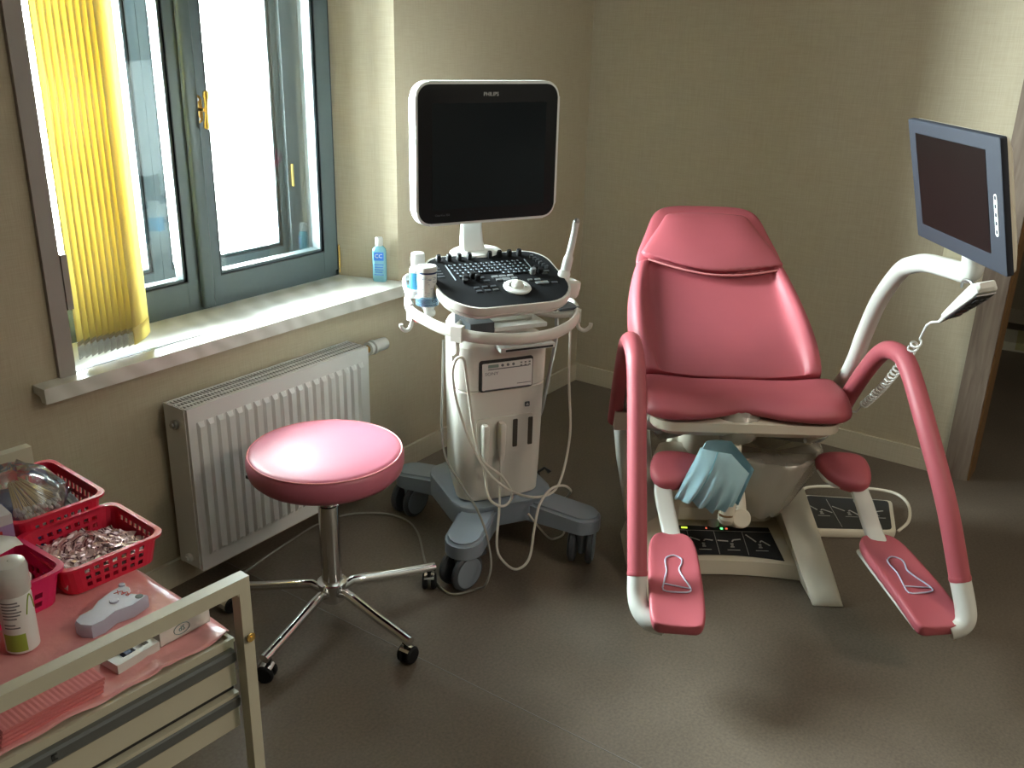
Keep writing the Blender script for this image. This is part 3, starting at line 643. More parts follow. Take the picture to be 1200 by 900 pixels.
# bottle holders on the left, probe holder on the right
def ring_holder(p, r0, h):
    b = B(); b.lathe([(r0-.006, -h), (r0, -h), (r0+.003, 0), (r0, .004), (r0-.003, 0), (r0-.006, -h+.003)], 28, T(*p), caps=False); b.lathe([(.002, -h), (r0-.004, -h), (r0-.004, -h+.003), (.002, -h+.003)], 28, T(*p)); return b
obj('cup_holder', ring_holder((-.250, -.058, .870), .033, .024), M['clearb'], us)
b = B(); b.tube([(-.250, -.058, .848), (-.235, -.02, .812), (-.215, 0, .80)], .012, 10); b.tube([(-.236, .066, .838), (-.225, .04, .81), (-.20, .03, .80)], .012, 10); obj('cup_bracket', b, M['usw2'], us)
obj('cup_holder', ring_holder((-.236, .066, .862), .036, .024), M['usw2'], us)
b = B(); b.lathe([(.036, -.03), (.040, -.02), (.042, .0), (.040, .018), (.026, .022), (.020, .014), (.018, -.02)], 24, T(.198, -.075, .868) @ Ry(10)); b.tube([(.198, -.075, .85), (.17, -.06, .83), (.12, -.03, .81)], .012, 10); ph = obj('probe_holder', b, M['usw'], us)
b = B(); b.bb((.150, -.13, .806), (.215, -.06, .814), bev=.003); obj('holder_shelf', b, M['usd'], ph)
b = B(); b.tube(cr([(.19, -.02, .80), (.208, .0, .687), (.196, .0, .607), (.178, .0, .505), (.168, .01, .421), (.150, .05, .33), (.11, .09, .25)], 6), .0065, 8); obj('side_cable', b, M['metal'], us)

# world positions on the machine
UM = T(2.268, 1.634, 0) @ Rz(-30.8)
def uw(p): return tuple(UM @ Vector(p))
# probe with its own cable and plug
prb = thing('ultrasound_probe', 'long slim cream ultrasound probe standing in the holder right of the keyboard', 'ultrasound probe', uw((.185, -.075, .878)), -30.8)
def pl(p): return (p[0]-.185, p[1]+.075, p[2]-.878)
b = B(); b.tube(cr([(-.020, -.020, .0), (-.012, -.016, .018), (.002, -.006, .040), (.010, -.012, .09), (.016, -.020, .14), (.018, -.028, .182), (.018, -.032, .196)], 5), [.019]*5+[.019]*5+[.015]*5+[.0105]*5+[.0098]*5+[.0105]*5+[.007], 14); b.lathe([(.012, -.018), (.022, -.010), (.024, .006), (.016, .018)], 16, T(-.020, -.020, .0)); obj('handle', b, M['usw2'], prb)
b = B(); b.ell((.0185, -.033, .196), (.0096, .0096, .009)); obj('probe_tip', b, M['metal'], prb)
A = [(.231, -.05, .85), (.231, -.05, .699), (.22, -.08, .543), (.211, -.12, .381), (.15, -.18, .252), (.087, -.2, .224), (-.006, -.22, .255), (-.085, -.2, .312), (-.14, -.165, .402), (-.192, -.17, .545), (-.218, -.185, .66), (-.214, -.196, .712), (-.203, -.206, .724), (-.190, -.205, .712), (-.178, -.19, .66), (-.156, -.165, .566), (-.138, -.16, .453), (-.113, -.172, .367), (-.053, -.18, .309), (-.026, -.2, .249), (-.058, -.21, .221), (-.101, -.2, .248), (-.104, -.17, .309), (-.104, -.150, .364)]
b = B(); b.tube(cr([pl(p) for p in A], 6), .0042, 8); obj('cable', b, M['cable'], prb)
def plug(cx):
    b = B(); b.loft([[(q[0]+cx, q[1], z) for q in rrect(w, d, .006, 3, 0, -.142)] for w, d, z in ((.012, .014, .340), (.019, .024, .365), (.021, .030, .42), (.021, .030, .466), (.016, .024, .472))]); return b
b = plug(-.095); b.bm.transform(T(-.185, .075, -.878)); obj('plug', b, M['usw'], prb)
pc = thing('probe_cable', 'cream cable looping to the floor from the second plug on the ultrasound machine', 'cable', uw((-.043, -.142, .36)), -30.8)
def pl2(p): return (p[0]+.043, p[1]+.142, p[2]-.36)
CB = [(-.045, -.150, .364), (-.052, -.165, .275), (-.068, -.20, .203), (-.096, -.25, .109), (-.085, -.28, .069), (-.05, -.3, .045), (.002, -.28, .059), (.031, -.25, .143), (.061, -.22, .207), (.108, -.2, .243), (.163, -.18, .237), (.225, -.12, .178), (.24, -.06, .12)]
b = B(); b.tube(cr([pl2(p) for p in CB], 6), .0042, 8); obj('cable', b, M['cable'], pc)
b = plug(-.040); b.bm.transform(T(.043, .142, -.36)); obj('plug', b, M['usw'], pc)
# thin cord: from the left of the body down to the floor and along to the radiator wall
hang = [(-.190, -.03, .72), (-.193, -.03, .575), (-.199, -.04, .437), (-.197, -.07, .348), (-.170, -.13, .281), (-.148, -.2, .232), (-.133, -.25, .165), (-.150, -.335, .107), (-.175, -.355, .053)]
flo = [(1.952, 1.462, .012), (1.895, 1.505, .006), (1.895, 1.555, .006), (1.94, 1.635, .006), (1.993, 1.707, .006), (2.105, 1.829, .006), (2.15, 1.922, .006), (2.14, 2.009, .006), (2.09, 2.08, .006), (2.03, 2.12, .006), (1.931, 2.14, .006), (1.816, 2.13, .006), (1.701, 2.115, .006), (1.618, 2.10, .006), (1.5, 2.09, .006), (1.3, 2.08, .006)]
b = B(); b.tube(cr([uw(p) for p in hang]+flo, 6), .0035, 8); pcord = tag(obj('power_cord', b, M['cord']), 'thin grey cord from the ultrasound machine curling over the floor to the radiator', 'cord')
b = B(); b.tube(cr([(2.21, 1.455, .16), (2.25, 1.44, .10), (2.30, 1.43, .04), (2.36, 1.44, .008), (2.41, 1.44, .006), (2.5, 1.5, .006)], 5), .0035, 8); tag(obj('patch_cord', b, M['cable']), 'short cream cord touching the floor beside the right front caster', 'cord')

# bottles
def bottle_gel(loc, label, rz):
    t = thing('gel_bottle', label, 'bottle', loc, rz)
    b = B(); b.loft([[(q[0], q[1], z) for q in rrect(w, d, .018, 4)] for w, d, z in ((.052, .038, 0), (.058, .042, .004), (.058, .042, .072), (.054, .040, .082), (.036, .032, .095))]); obj('body', b, M['gel'], t)
    b = B(); b.lathe([(.019, .094), (.021, .097), (.0215, .112), (.0205, .126), (.018, .129)], 20); obj('cap', b, M['usw2'], t)
    b = B(); b.loft([[(q[0], q[1], z) for q in rrect(w, d, .018, 4)] for w, d, z in ((.0585, .0425, .072), (.0585, .0425, .075), (.0545, .0405, .083), (.0365, .0325, .096))], cap0=False, cap1=False); obj('shoulder', b, M['usw2'], t)
    return t
bottle_gel(uw((-.236, .066, .842)), 'blue gel bottle with white cap in the rear cup holder of the ultrasound machine', 10)
CS = Matrix.Diagonal((.88, .88, .81, 1))
t = thing('wipes_canister', 'white printed canister with dark ring under its lid in the front cup holder', 'canister', uw((-.250, -.058, .850)), 20)
b = B(); b.lathe([(.029, 0), (.0315, .003), (.0315, .108), (.030, .112)], 28); b.bm.transform(CS); obj('body', b, M['bottle'], t)
b = B(); b.lathe([(.0312, .111), (.0325, .112), (.0325, .116), (.0312, .117)], 28); b.bm.transform(CS); obj('ring', b, M['navy'], t)
b = B(); b.lathe([(.0305, .117), (.0335, .119), (.0335, .133), (.030, .137), (.026, .1372), (.024, .1345), (.003, .1345)], 28); b.bm.transform(CS); obj('lid', b, M['usw2'], t)
b = B()
for k in range(110):
    a0 = random.uniform(0, 360); z = .016+.084*random.random(); L = random.uniform(8, 30)
    b.loft([[(.0318*math.cos(R(a0+L*i/3)), .0318*math.sin(R(a0+L*i/3)), z+dz) for dz in (0, .0016)] for i in range(4)], cap0=False, cap1=False, closed=False)
b.bm.transform(CS); obj('print', b, mat('print_blue', (.25, .28, .36), .6), t, smooth=0)
# sanitiser bottle on the sill
t = thing('sanitiser_bottle', 'blue sanitiser bottle standing on the right end of the window sill', 'bottle', (2.417, 2.266, ZS), -58)
b = B(); b.loft([[(q[0], q[1], z) for q in rrect(w, d, .013, 4)] for w, d, z in ((.044, .026, 0), (.050, .030, .004), (.050, .030, .108), (.046, .029, .118), (.024, .022, .130))]); obj('body', b, mat('pale_blue_gel', (.30, .66, .80), .2, trans=.3), t)
b = B(); b.lathe([(.012, .129), (.014, .131), (.014, .155), (.011, .160)], 16); obj('cap', b, M['usw2'], t)
fm = frame((0, -.0152, .075), (1, 0, 0), (0, 0, 1))
b = B(); b.prism(rrect(.036, .030, .002, 2, 0, .018), 0, .0006, fm); lb = obj('label', b, mat('label_mid_blue', (.03, .16, .55), .5), t, smooth=0)
b = B(); b.text('CC', .020, fm @ T(0, .019, .0006)); obj('label_lettering', b, M['icon'], lb, smooth=0)
b = B()
for k, w in enumerate((.034, .030, .033, .026, .034)): b.box((0, -.012-.009*k, .0004), (w, .003, .0006), fm)
obj('label_print', b, M['lblue'], t, smooth=0)

# ------------------------------------------------------------------ examination chair
ch = thing('gynaecology_chair', 'pink upholstered gynaecology chair with padded leg supports and swing-arm monitor', 'examination chair', (2.607, .971, 0), -55.5)
# pedestal
b = B()
pl_ = [(-.235, -.120)]+[(x, -.150-.030*(1-(x/.235)**2)*0+.030*(1-(x/.235)**2)-.0) for x in (-.2, -.12, -.04, .04, .12, .2)]+[(.235, -.125), (.25, .42), (-.25, .42)]
# plinth: sloping front with a concave lower edge
fr = [(-.235, -.150), (-.16, -.136), (-.08, -.128), (0, -.125), (.08, -.128), (.16, -.136), (.235, -.150), (.235, .05), (.235, .36), (-.235, .36), (-.235, .05)]
v = [(x, y, 0.004) for x, y in fr]+[(x, y+.004 if i < 7 else y, .052 if i < 7 else (.098 if 7 <= i <= 10 and y < .1 else .11)) for i, (x, y) in enumerate(fr)]
n = len(fr); f = [tuple(range(n-1, -1, -1)), tuple(range(n, 2*n))]+[(i, (i+1) % n, n+(i+1) % n, n+i) for i in range(n)]
b._add(v, f); bmesh.ops.triangulate(b.bm, faces=[q for q in b.bm.faces if len(q.verts) > 4])
obj('plinth', b, M['chair'], ch, smooth=20)
# touch panel on the slope
dz = (.098-.054); dy = .05+.125
def slope(x, y): return (x, y, .054+dz*(y+.125)/dy+.0015)
pm = frame(slope(0, -.045), (1, 0, 0), (0, dy, dz))
b = B(); poly = [(-.20, .068), (.165, .068), (.186, -.080)]+[(.186-.386*k/8, -.080+.020*(1-(1-2*k/8)**2)) for k in range(1, 8)]+[(-.20, -.080)]
b.prism(poly, 0, .0025, pm); cpn = obj('control_panel', b, M['panel'], ch, smooth=0)
def chair_icon(b, m, cx, cy, back, leg, s=1.0):
    """little chair pictogram: back line, seat post, leg line"""
    w = .0045*s
    b.strip([(cx+back[0]*s, cy+back[1]*s), (cx-.006*s, cy)], w, m); b.strip([(cx+.006*s, cy-.002*s), (cx+.012*s, cy+.006*s), (cx+leg[0]*s, cy+leg[1]*s)], w, m)
    for k, (ww) in enumerate((.010, .008, .012)): b.box((cx+.004*s, cy-.012*s-.007*s*k, .0004), (ww*s, .003*s, .0008), m)
    b.box((cx+.006*s, cy-.040*s, .0004), (.040*s, .0018*s, .0008), m)
pm2 = pm @ T(0, 0, .0025)
b = B()
for cx, bk, lg in ((-.150, (-.036, .012), (.036, .004)), (-.063, (-.036, .014), (.036, .002)), (.028, (-.040, .002), (.036, .010)), (.118, (-.034, .032), (.036, -.016))): chair_icon(b, pm2, cx, .000, bk, lg)
for x in (-.105, -.018, .074): b.strip([(x, .044), (x+.004, -.060)], .0012, pm2)
b.strip([(-.198, .046), (.168, .046)], .0012, pm2)
obj('pictogram', b, M['icon'], cpn, smooth=0)
for x, m, w in ((-.112, 'ledy', .020), (-.040, 'ledr', .005), (.010, 'ledg', .008), (.026, 'ledr', .007)):
    b = B(); b.box((x, .057, .001), (w, .006, .002), pm2); obj('indicator_light', b, M[m], cpn, smooth=0)
# splayed feet
def foot(sx):
    b = B(); rings = []
    for (y, z, w) in ((-.285, .004, .085), (-.282, .022, .088), (-.25, .048, .094), (-.20, .088, .098), (-.12, .150, .100), (-.03, .222, .100), (.06, .305, .100), (.12, .35, .10), (.20, .37, .10))[:10 if sx > 0 else 8]:
        o_ = 0 if sx > 0 else .030; xc = sx*(.287-.30*z)+o_; xb = sx*.285+o_
        ring = [(xb-w/2, y, .002), (xb+w/2, y, .002)]
        for k in range(7):
            a = math.pi*k/6; ring.append((xc+w/2*math.cos(a), y, z-.012+.012*math.sin(a)))
        rings.append(ring)
    rings = [[(p[0], p[1], min(p[2], r[4][2]+.02) if p[2] > .01 else .002) for p in r] for r in rings]
    b.loft(rings); return b
obj('foot', foot(1), M['chair'], ch, smooth=50); obj('foot', foot(-1), M['chair'], ch, smooth=50)
# side housing on the left
b = B(); yz = [(-.19, .004), (-.17, .05), (-.03, .26), (.06, .375), (.12, .42), (.25, .42), (.29, .33), (.27, .22), (.05, .004)]
b.prism([(y, z) for y, z in yz], 0, .10, frame((-.335, 0, 0), (0, 1, 0), (0, 0, 1)), bev=.022, seg=3)
for vtx in b.bm.verts:
    if vtx.co.z < .30: vtx.co.x += .055*(1-vtx.co.z/.30)
obj('side_housing', b, M['chairw'], ch)
# lift column and mechanism
b = B(); b.loft([[(q[0], q[1], z) for q in rrect(w, d, .05, 4, 0, .22)] for w, d, z in ((.40, .34, .09), (.34, .30, .15), (.27, .26, .30), (.25, .24, .52))]); obj('column', b, M['chair'], ch)
b = B(); b.bb((-.145, .02, .118), (.150, .16, .160), bev=.010); obj('front_ledge', b, M['chair'], ch)
b = B(); b.cyl((-.015, .030, .094), (-.015, .030, .122), .020, 20, .002); obj('knob', b, M['chairw'], ch)
b = B(); b.loft([[(x, y, .535-h) for x, y in rrect(.555*s, .42*s2, .06, 4, .005, .02)] for s, s2, h in ((.80, .7, .05), (.93, .88, .036), (1, 1, .015), (1, 1, -.012))]); obj('seat_pan', b, M['chair'], ch)
for sx in (-1, 1):
    b = B(); b.tube(cr([(sx*.24, -.10, .49), (sx*.22, -.05, .455), (sx*.15, .02, .44), (sx*.11, .08, .46)]), .020, 10); b.cyl((sx*.285, -.08, .515), (sx*.235, -.08, .505), .034, 18, .004); obj('hinge', b, M['chair'] if sx > 0 else M['metal'], ch)
b = B(); b.tube(cr([(.21, -.08, .455), (.15, .0, .43), (.07, .06, .42)]), .009, 8); b.tube(cr([(.245, -.03, .44), (.30, .05, .40), (.36, .10, .42)]), .007, 8); obj('hose', b, M['metal'], ch)

# seat cushion
def yfront(x):
    xx = (x-.008)/.302; e = -.216+.05*max(0, abs(xx)-.86)/.14
    nt = math.exp(-((x+.004)/.100)**2)*.058 if abs(x-.01) < .2 else 0
    return e+nt
b = B(); rings = []
xs = [-.294, -.288, -.265, -.22, -.17, -.12, -.085, -.06, -.03, .01, .05, .08, .105, .14, .19, .24, .28, .304, .310]
for i, x in enumerate(xs):
    yf = yfront(x); e = .014 if i in (0, len(xs)-1) else 0
    sd = .012*math.exp(-((abs(x-.008)-.25)/.06)**2)        # gentle side bolsters
    zt = .612+sd
    rings.append([(x, .045, zt-.010-e), (x, .02, zt-e), (x, -.06, zt+.004-e), (x, yf+.075, zt+.004-e), (x, yf+.035, zt-.006-e), (x, yf+.008, zt-.026-e*.5), (x, yf, .577), (x, yf+.010, .556+e*.3), (x, yf+.06, .548+e), (x, .045, .548+e)])
b.loft(rings); obj('seat', b, M['pink'], ch, sub=2)
# backrest
bu = Vector((0, .822, .570)); bn = Vector((0, -.570, .822)); bo = Vector((0, .022, .615))
def bp_(x, s, h): return tuple(bo+Vector((x, 0, 0))+bu*s+bn*h)
def back_ring(s, w, xc, th, bol, fl, hh=0):
    """outline across the back: underside, edge roll, bolster, flat centre"""
    L = []
    prof = [(-1, -th), (-1.0, -th*.35), (-.985, .012), (-.94, .026*bol), (-.88, .030*bol), (-.82+.0, .022*bol), (-fl, .004), (-fl+.10, 0)]
    for x, h in prof: L.append((x*w+xc, h+hh))
    L.append((xc, hh))
    for x, h in reversed(prof): L.append((-x*w+xc, h+hh))
    L.append((.7*w+xc, -th-.005)); L.append((xc, -th-.005)); L.append((-.7*w+xc, -th-.005))
    return [bp_(x, s, h) for x, h in L]
b = B()
st_ = [(.0, .262, -.004, .055, .5, .84), (.012, .278, -.005, .065, .9, .82), (.06, .290, -.010, .07, 1.1, .78), (.13, .297, -.018, .07, 1.25, .74), (.22, .294, -.026, .07, 1.25, .73), (.32, .281, -.033, .068, 1.15, .76), (.40, .264, -.036, .062, 1.0, .80), (.455, .250, -.036, .055, .8, .83), (.47, .24, -.036, .045, .5, .84)]
b.loft([back_ring(*a) for a in st_]); obj('backrest', b, M['pink'], ch, sub=2)
b = B(); b.loft([[bp_(x, s, h) for x, h in rrect(2*w, .03, .014, 3, xc, -.078)] for s, w, xc in ((.0, .25, -.005), (.15, .28, -.02), (.40, .24, -.036), (.66, .15, -.028))]); b.tube([bp_(-.03, -.02, -.10), bp_(-.03, .3, -.11)], .04, 10); obj('back_shell', b, M['chair'], ch)
# headrest and the loose pillow flap over it
b = B(); hr = []
for s, w, xc, th, t0 in ((.450, .250, -.035, .04, .0), (.468, .254, -.035, .05, .012), (.52, .244, -.034, .052, .018), (.60, .216, -.031, .050, .018), (  .67, .198, -.028, .045, .014), (.715, .178, -.026, .038, .006), (.742, .130, -.025, .03, -.006), (.748, .04, -.025, .02, -.010)):
    hr.append([bp_(x, s, h) for x, h in ((xc-w, -.012), (xc-w*.97, t0*.6), (xc-w*.8, t0), (xc, t0+.004), (xc+w*.8, t0), (xc+w*.97, t0*.6), (xc+w, -.012), (xc+w*.9, -th), (xc, -th-.004), (xc-w*.9, -th))])
b.loft(hr); hdr = obj('headrest', b, M['pink'], ch, sub=2)
b = B(); rows = []
for k, t in enumerate((0, .04, .2, .4, .6, .8, .93, 1)):
    ring = []
    N = 16
    for i in range(N+1):
        u = -1+2*i/N
        sb = .456-.058*(1-abs(u)**1.7); s_top = .688-.010*u*u
        s = s_top+(sb-s_top)*t-.020*u*t; w = .140+.106*t
        h = .022+.020*math.sin(math.pi*min(1, t*1.02))**.6*(1-abs(u)**4)+(.012 if t > .5 else 0)*(1-t*.4)
        ring.append(bp_(-.030+u*w, s, h))
    rows.append(ring)
low = [[tuple(Vector(p)-bn*.020) for p in r] for r in rows]
rings = [r+list(reversed(l)) for r, l in zip(rows, low)]
b.loft(rings); obj('pillow', b, M['pink'], hdr, sub=1)
b = B(); ed = rows[-1][1:-1]; b.tube([tuple(Vector(p)-bn*.008) for p in ed], .0035, 8); obj('piping', b, M['pinks'], hdr)

# padded leg holders (tubes), elbows, foot plates, struts, calf pads
def leg_holder(path, elbow, rail):
    b = B(); P = cr(path, 8); b.tube(P, .0265, 16); o = obj('leg_holder', b, M['pink'], ch, smooth=60)
    b = B(); a, c = P[-1], P[-2]; d = (a-c).normalized(); b.tube([a-d*.012, a-d*.004, a+d*.001], [.0273, .0282, .0265], 16); obj('cuff', b, M['pink'], o, smooth=60)
    b = B(); b.tube(cr([a-d*.01]+[Vector(e) for e in elbow], 8), .0262, 16); obj('elbow', b, M['chairw'], o, smooth=60)
    b = B(); b.tube(cr(rail, 6), .010, 8, flat=(.6, 1.2), up=(1, 0, 0)); obj('rail', b, M['usd'] if False else M['metal'], o)
leg_holder([(-.35, .10, .43), (-.352, .03, .56), (-.354, -.06, .70), (-.355, -.125, .765), (-.354, -.195, .79), (-.350, -.265, .765), (-.347, -.315, .70), (-.345, -.43, .505), (-.342, -.565, .265)],
           [(-.342, -.585, .225), (-.335, -.612, .195), (-.312, -.640, .178), (-.275, -.655, .174)],
           [(-.322, .07, .45), (-.326, .0, .57), (-.328, -.07, .67), (-.328, -.12, .715)])
leg_holder([(.335, .03, .50), (.345, -.03, .60), (.362, -.085, .70), (.378, -.135, .765), (.388, -.205, .785), (.396, -.275, .765), (.412, -.405, .650), (.448, -.525, .480), (.486, -.600, .300)],
           [(.497, -.622, .250), (.500, -.638, .214), (.488, -.644, .192), (.460, -.645, .180)],
           [(.352, .03, .48), (.358, -.02, .57), (.372, -.07, .67), (.382, -.105, .72)])
def foot_plate(x0, x1, y0, y1, z0, z1, name_side):
    """upholstered plate: rounded far end, square near end that turns down, outer edge raised"""
    d = Vector((x1-x0, y1-y0, z1-z0)); Ln = d.length; m = frame((x0, y0, z0), d, (-d.y, d.x, 0))     # local x along plate, y to its left side
    top = []; N = 12
    b = B(); rings = []
    for t, w in ((0, .022), (.012, .048), (.04, .063), (.10, .070), (.2, .072), (.30, .073), (.36, .073), (.40, .071), (.425, .065), (.43, .056)):
        t = t*Ln/.43; lift = -.020*max(0, (t-.33*Ln/.43)/.1)
        ring = []
        for u in (-1, -.9, -.6, 0, .6, .9, 1): ring.append((t, u*w, .016+lift+.010*abs(u)**3-(.006 if abs(u) == 1 else 0)))
        for u in (1, .7, 0, -.7, -1): ring.append((t, u*w*.97, -.012+lift))
        rings.append(ring)
    b.loft(rings, m); o = obj('foot_plate', b, M['pink'], ch, sub=1)
    b = B(); b.prism([(.02, -.055), (.40*Ln/.43, -.060), (.40*Ln/.43, .060), (.02, .055)], -.030, -.012, m, bev=.006); obj('plate_shell', b, M['chairw'], o)
    # clear moulded footprint outline on the pad
    b = B(); out = [(.135, -.020), (.12, .0), (.135, .020), (.16, .020), (.19, .012), (.225, .020), (.27, .036), (.295, .034), (.30, .0), (.295, -.034), (.25, -.030), (.20, -.022), (.16, -.024)]
    b.tube([Vector((p[0]*Ln/.43, p[1], .0185)) for p in cr([(q[0], q[1], 0) for q in out], 3, True)], .0022, 6, m, closed=True); b.tube([(.265*Ln/.43, -.03, .019), (.28*Ln/.43, .034, .019)], .0018, 6, m)
    obj('footprint_outline', b, M['lav'], o)
    return m
foot_plate(-.222, -.250, -.350, -.705, .258, .207, 'l'); foot_plate(.372, .432, -.300, -.668, .242, .203, 'r')
for c_, d_ in (((-.335, .085, .452), (.05, .10, .06)), ((.325, .06, .50), (.05, .10, .05))): b = B(); b.box(c_, d_, bev=.014, seg=3); obj('holder_bracket', b, M['chair'], ch)
def calf(px, py, pz, yaw, tx, ty, tz, k):
    b = B(); m = T(px, py, pz) @ Rz(yaw) @ Rx(20)
    sh = [(-.082, .028), (-.070, .050), (-.02, .060), (.045, .058), (.074, .045), (.082, .0), (.070, -.048), (.03, -.062), (-.03, -.045), (-.070, -.010)]
    if k < 0: sh = [(-p[0], p[1]) for p in reversed(sh)]
    b.loft([[(p[0]*s, p[1]*s*1.25, z) for p in sh] for s, z in ((.55, -.026), (.90, -.022), (1, -.006), (1, .010), (.90, .024), (.5, .029))], m); o = obj('calf_pad', b, M['pink'], ch, sub=2)
    return o
calf(-.192, -.185, .388, -8, 0, 0, 0, -1); calf(.304, -.175, .396, -6, 0, 0, 0, 1)
def strut(pts, w):
    b = B(); P = cr(pts, 5); rg = []
    for i, p in enumerate(P):
        t = (P[min(i+1, len(P)-1)]-P[max(i-1, 0)]).normalized(); a = Vector((1, -.12, 0)).normalized(); n_ = a.cross(t).normalized()
        rg.append([p+a*q[0]+n_*q[1] for q in rrect(w, .020, .008, 3)])
    b.loft(rg); obj('strut', b, M['chairw'], ch)
strut([(-.232, -.21, .375), (-.236, -.25, .340), (-.222, -.33, .275), (-.215, -.40, .240)], .052); strut([(.330, -.215, .385), (.350, -.25, .335), (.372, -.29, .270), (.385, -.36, .228)], .054)
b = B(); b.tube(cr([(.235, -.16, .395), (.25, -.20, .378), (.29, -.22, .37), (.33, -.215, .372)]), .006, 8); obj('pad_bracket', b, M['chairw'], ch)

# basin under the seat
b = B(); rings = []
for r_, z, ox in ((.055, .205, .12), (.075, .215, .12), (.095, .27, .125), (.118, .335, .132), (.128, .392, .140), (.134, .402, .142), (.124, .402, .140), (.110, .340, .132), (.06, .25, .125), (.02, .235, .12)):
    ring = []
    for k in range(32):
        a = 2*math.pi*k/32; e = 1+.14*max(0, math.cos(a-.35))**3*(1 if z > .25 else .3); ring.append((ox-.020+r_*e*math.cos(a)*1.02, -.045+r_*math.sin(a)*.92, z))
    rings.append(ring)
b.loft(rings); obj('basin', b, mat('basin_cream', (.82, .76, .64), .4), ch, smooth=50)
b = B(); b.tube([(.12, .0, .22), (.12, .06, .17)], .05, 14); obj('basin_arm', b, M['chair'], ch)
# swing arm that carries the covered head
b = B(); b.cyl((-.075, -.155, .455), (-.005, -.145, .450), .026, 18, .005); b.tube(cr([(-.035, -.16, .43), (-.03, -.185, .36), (-.03, -.20, .28), (-.035, -.205, .245)]), .021, 14)
b.tube(cr([(-.035, -.205, .262), (-.032, -.19, .242), (-.012, -.17, .232)]), .024, 14); b.lathe([(.006, -.030), (.026, -.030), (.030, -.026), (.030, .026), (.026, .030), (.006, .030)], 22, T(.014, -.17, .230) @ Rx(62) @ Rz(20)); b.tube(cr([(.02, -.165, .235), (.02, -.12, .28), (.01, -.06, .37), (.0, -.02, .46)]), .018, 12); obj('swing_arm', b, M['chair'], ch)
b = B(); b.tube([(-.035, -.2035, .262), (-.035, -.2045, .256)], .0222, 14); obj('joint_ring', b, M['brown'], ch)

# monitor on its tube arm
b = B(); b.tube(cr([(.20, .16, .50), (.28, .14, .515), (.335, .10, .55), (.350, .055, .61), (.355, .01, .69), (.360, -.015, .775), (.370, -.065, .90), (.385, -.135, 1.0), (.392, -.20, 1.035), (.398, -.27, 1.055), (.404, -.36, 1.066), (.41, -.455, 1.075)], 7), .0245, 18); arm = obj('monitor_arm', b, M['chairw'], ch, smooth=60)
b = B(); b.tube(cr([(.409, -.44, 1.074), (.412, -.475, 1.082), (.408, -.49, 1.11), (.39, -.505, 1.165), (.365, -.52, 1.22)]), [.026]*24+[.022], 16); obj('arm_elbow', b, M['chairw'], arm, smooth=60)
mm = T(.321, -.539, 1.284) @ Rz(-87.6) @ Rx(15)
mf2 = mm @ Rx(90)
b = B(); b.prism(rrect(.436, .296, .006, 3), -.002, .014, mf2, bev=.003); mo2 = obj('monitor', b, M['slate'], arm)
b = B(); b.loft([[(q[0], q[1], z) for q in rrect(w, h, .012, 3)] for w, h, z in ((.430, .290, -.002), (.430, .290, -.008), (.36, .23, -.030))], mf2); obj('monitor_shell', b, M['chair'], mo2)
b = B(); b.prism(rrect(.336, .226, .002, 2, -.012, .004), .0135, .0148, mf2); obj('screen', b, mat('screen_dark_red', (.006, .0035, .003), .4, spec=.08), mo2, smooth=0)
b = B(); b.prism(rrect(.013, .092, .0064, 5, .188, -.018), .0135, .0152, mf2); obj('button_strip', b, M['paper'], mo2)
b = B()
for k in range(5): b.prism(rrect(.007, .009, .002, 2, .188, .020-.0185*k), .015, .0158, mf2)
obj('monitor_button', b, M['slate'], mo2)
# wired hand control hanging from the arm
hc = thing('hand_control', 'grey wired hand control hanging under the swing-arm monitor on a coiled cord', 'remote control', (2.607, .971, 0), -55.5)
hd_ = Vector((0, -.205, .136)); hm = frame((.380, -.462, .962), hd_, (-1, 0, -.25)) @ Matrix.Scale(.86, 4)       # x along the handset, y = right, z = x cross y
b = B(); b.loft([[(x, p[0], p[1]) for p in rrect(w, h, .006, 3, 0, hz)] for x, w, h, hz in ((-.035, .012, .010, .0), (.0, .022, .014, .0), (.02, .040, .018, -.001), (.06, .046, .022, -.003), (.15, .062, .030, -.006), (.22, .066, .036, -.010), (.245, .056, .028, -.012), (.252, .04, .016, -.014))], hm); obj('handset', b, M['chairw'], hc)
b = B(); b.loft([[(x, p[0], p[1]) for p in rrect(w, .004, .0015, 2, 0, hz)] for x, w, hz in ((.03, .034, .0085), (.15, .052, .0095), (.235, .054, .0075))], hm); kp = obj('keypad', b, M['panel'], hc)
b = B()
for k in range(5):
    for j in (-1, 0, 1): b.box((.06+.035*k, j*.014*(.7+k*.09), .0125), (.016, .009, .002), hm)
obj('key', b, M['usd'], kp, smooth=0)
b = B(); b.box((.09, .0, .0118), (.030, .020, .002), hm); obj('red_key', b, mat('red_key', (.22, .03, .02), .4), kp, smooth=0)
b = B(); b.tube(cr([(.19*1, 0, -.03), (.18, 0, -.05), (.15, 0, -.062), (.13, 0, -.05)]), .004, 8, hm); obj('hanger', b, M['metal'], hc)
b = B(); P0 = Vector((.375, -.405, .934)); P1 = Vector((.40, -.29, .845)); P2 = Vector((.43, .075, .515)); pts = [Vector((.380, -.440, .946)), P0, Vector((.38, -.37, .915))]
nco = 21; ax = (P2-P1); ux = ax.normalized().orthogonal().normalized(); uy = ax.normalized().cross(ux)
sag = lambda t: Vector((0, 0, -.018*math.sin(math.pi*t)))
for i in range(nco*10+1):
    t = i/(nco*10); a = 2*math.pi*i/10; pts.append(P1+ax*t+sag(t)+(ux*math.cos(a)+uy*math.sin(a))*.0115)
pts += [Vector((.42, .10, .48)), Vector((.34, .14, .47)), Vector((.25, .12, .475))]
b = B(); b.tube(pts, .0031, 6); obj('coiled_cord', b, M['usw2'], hc)
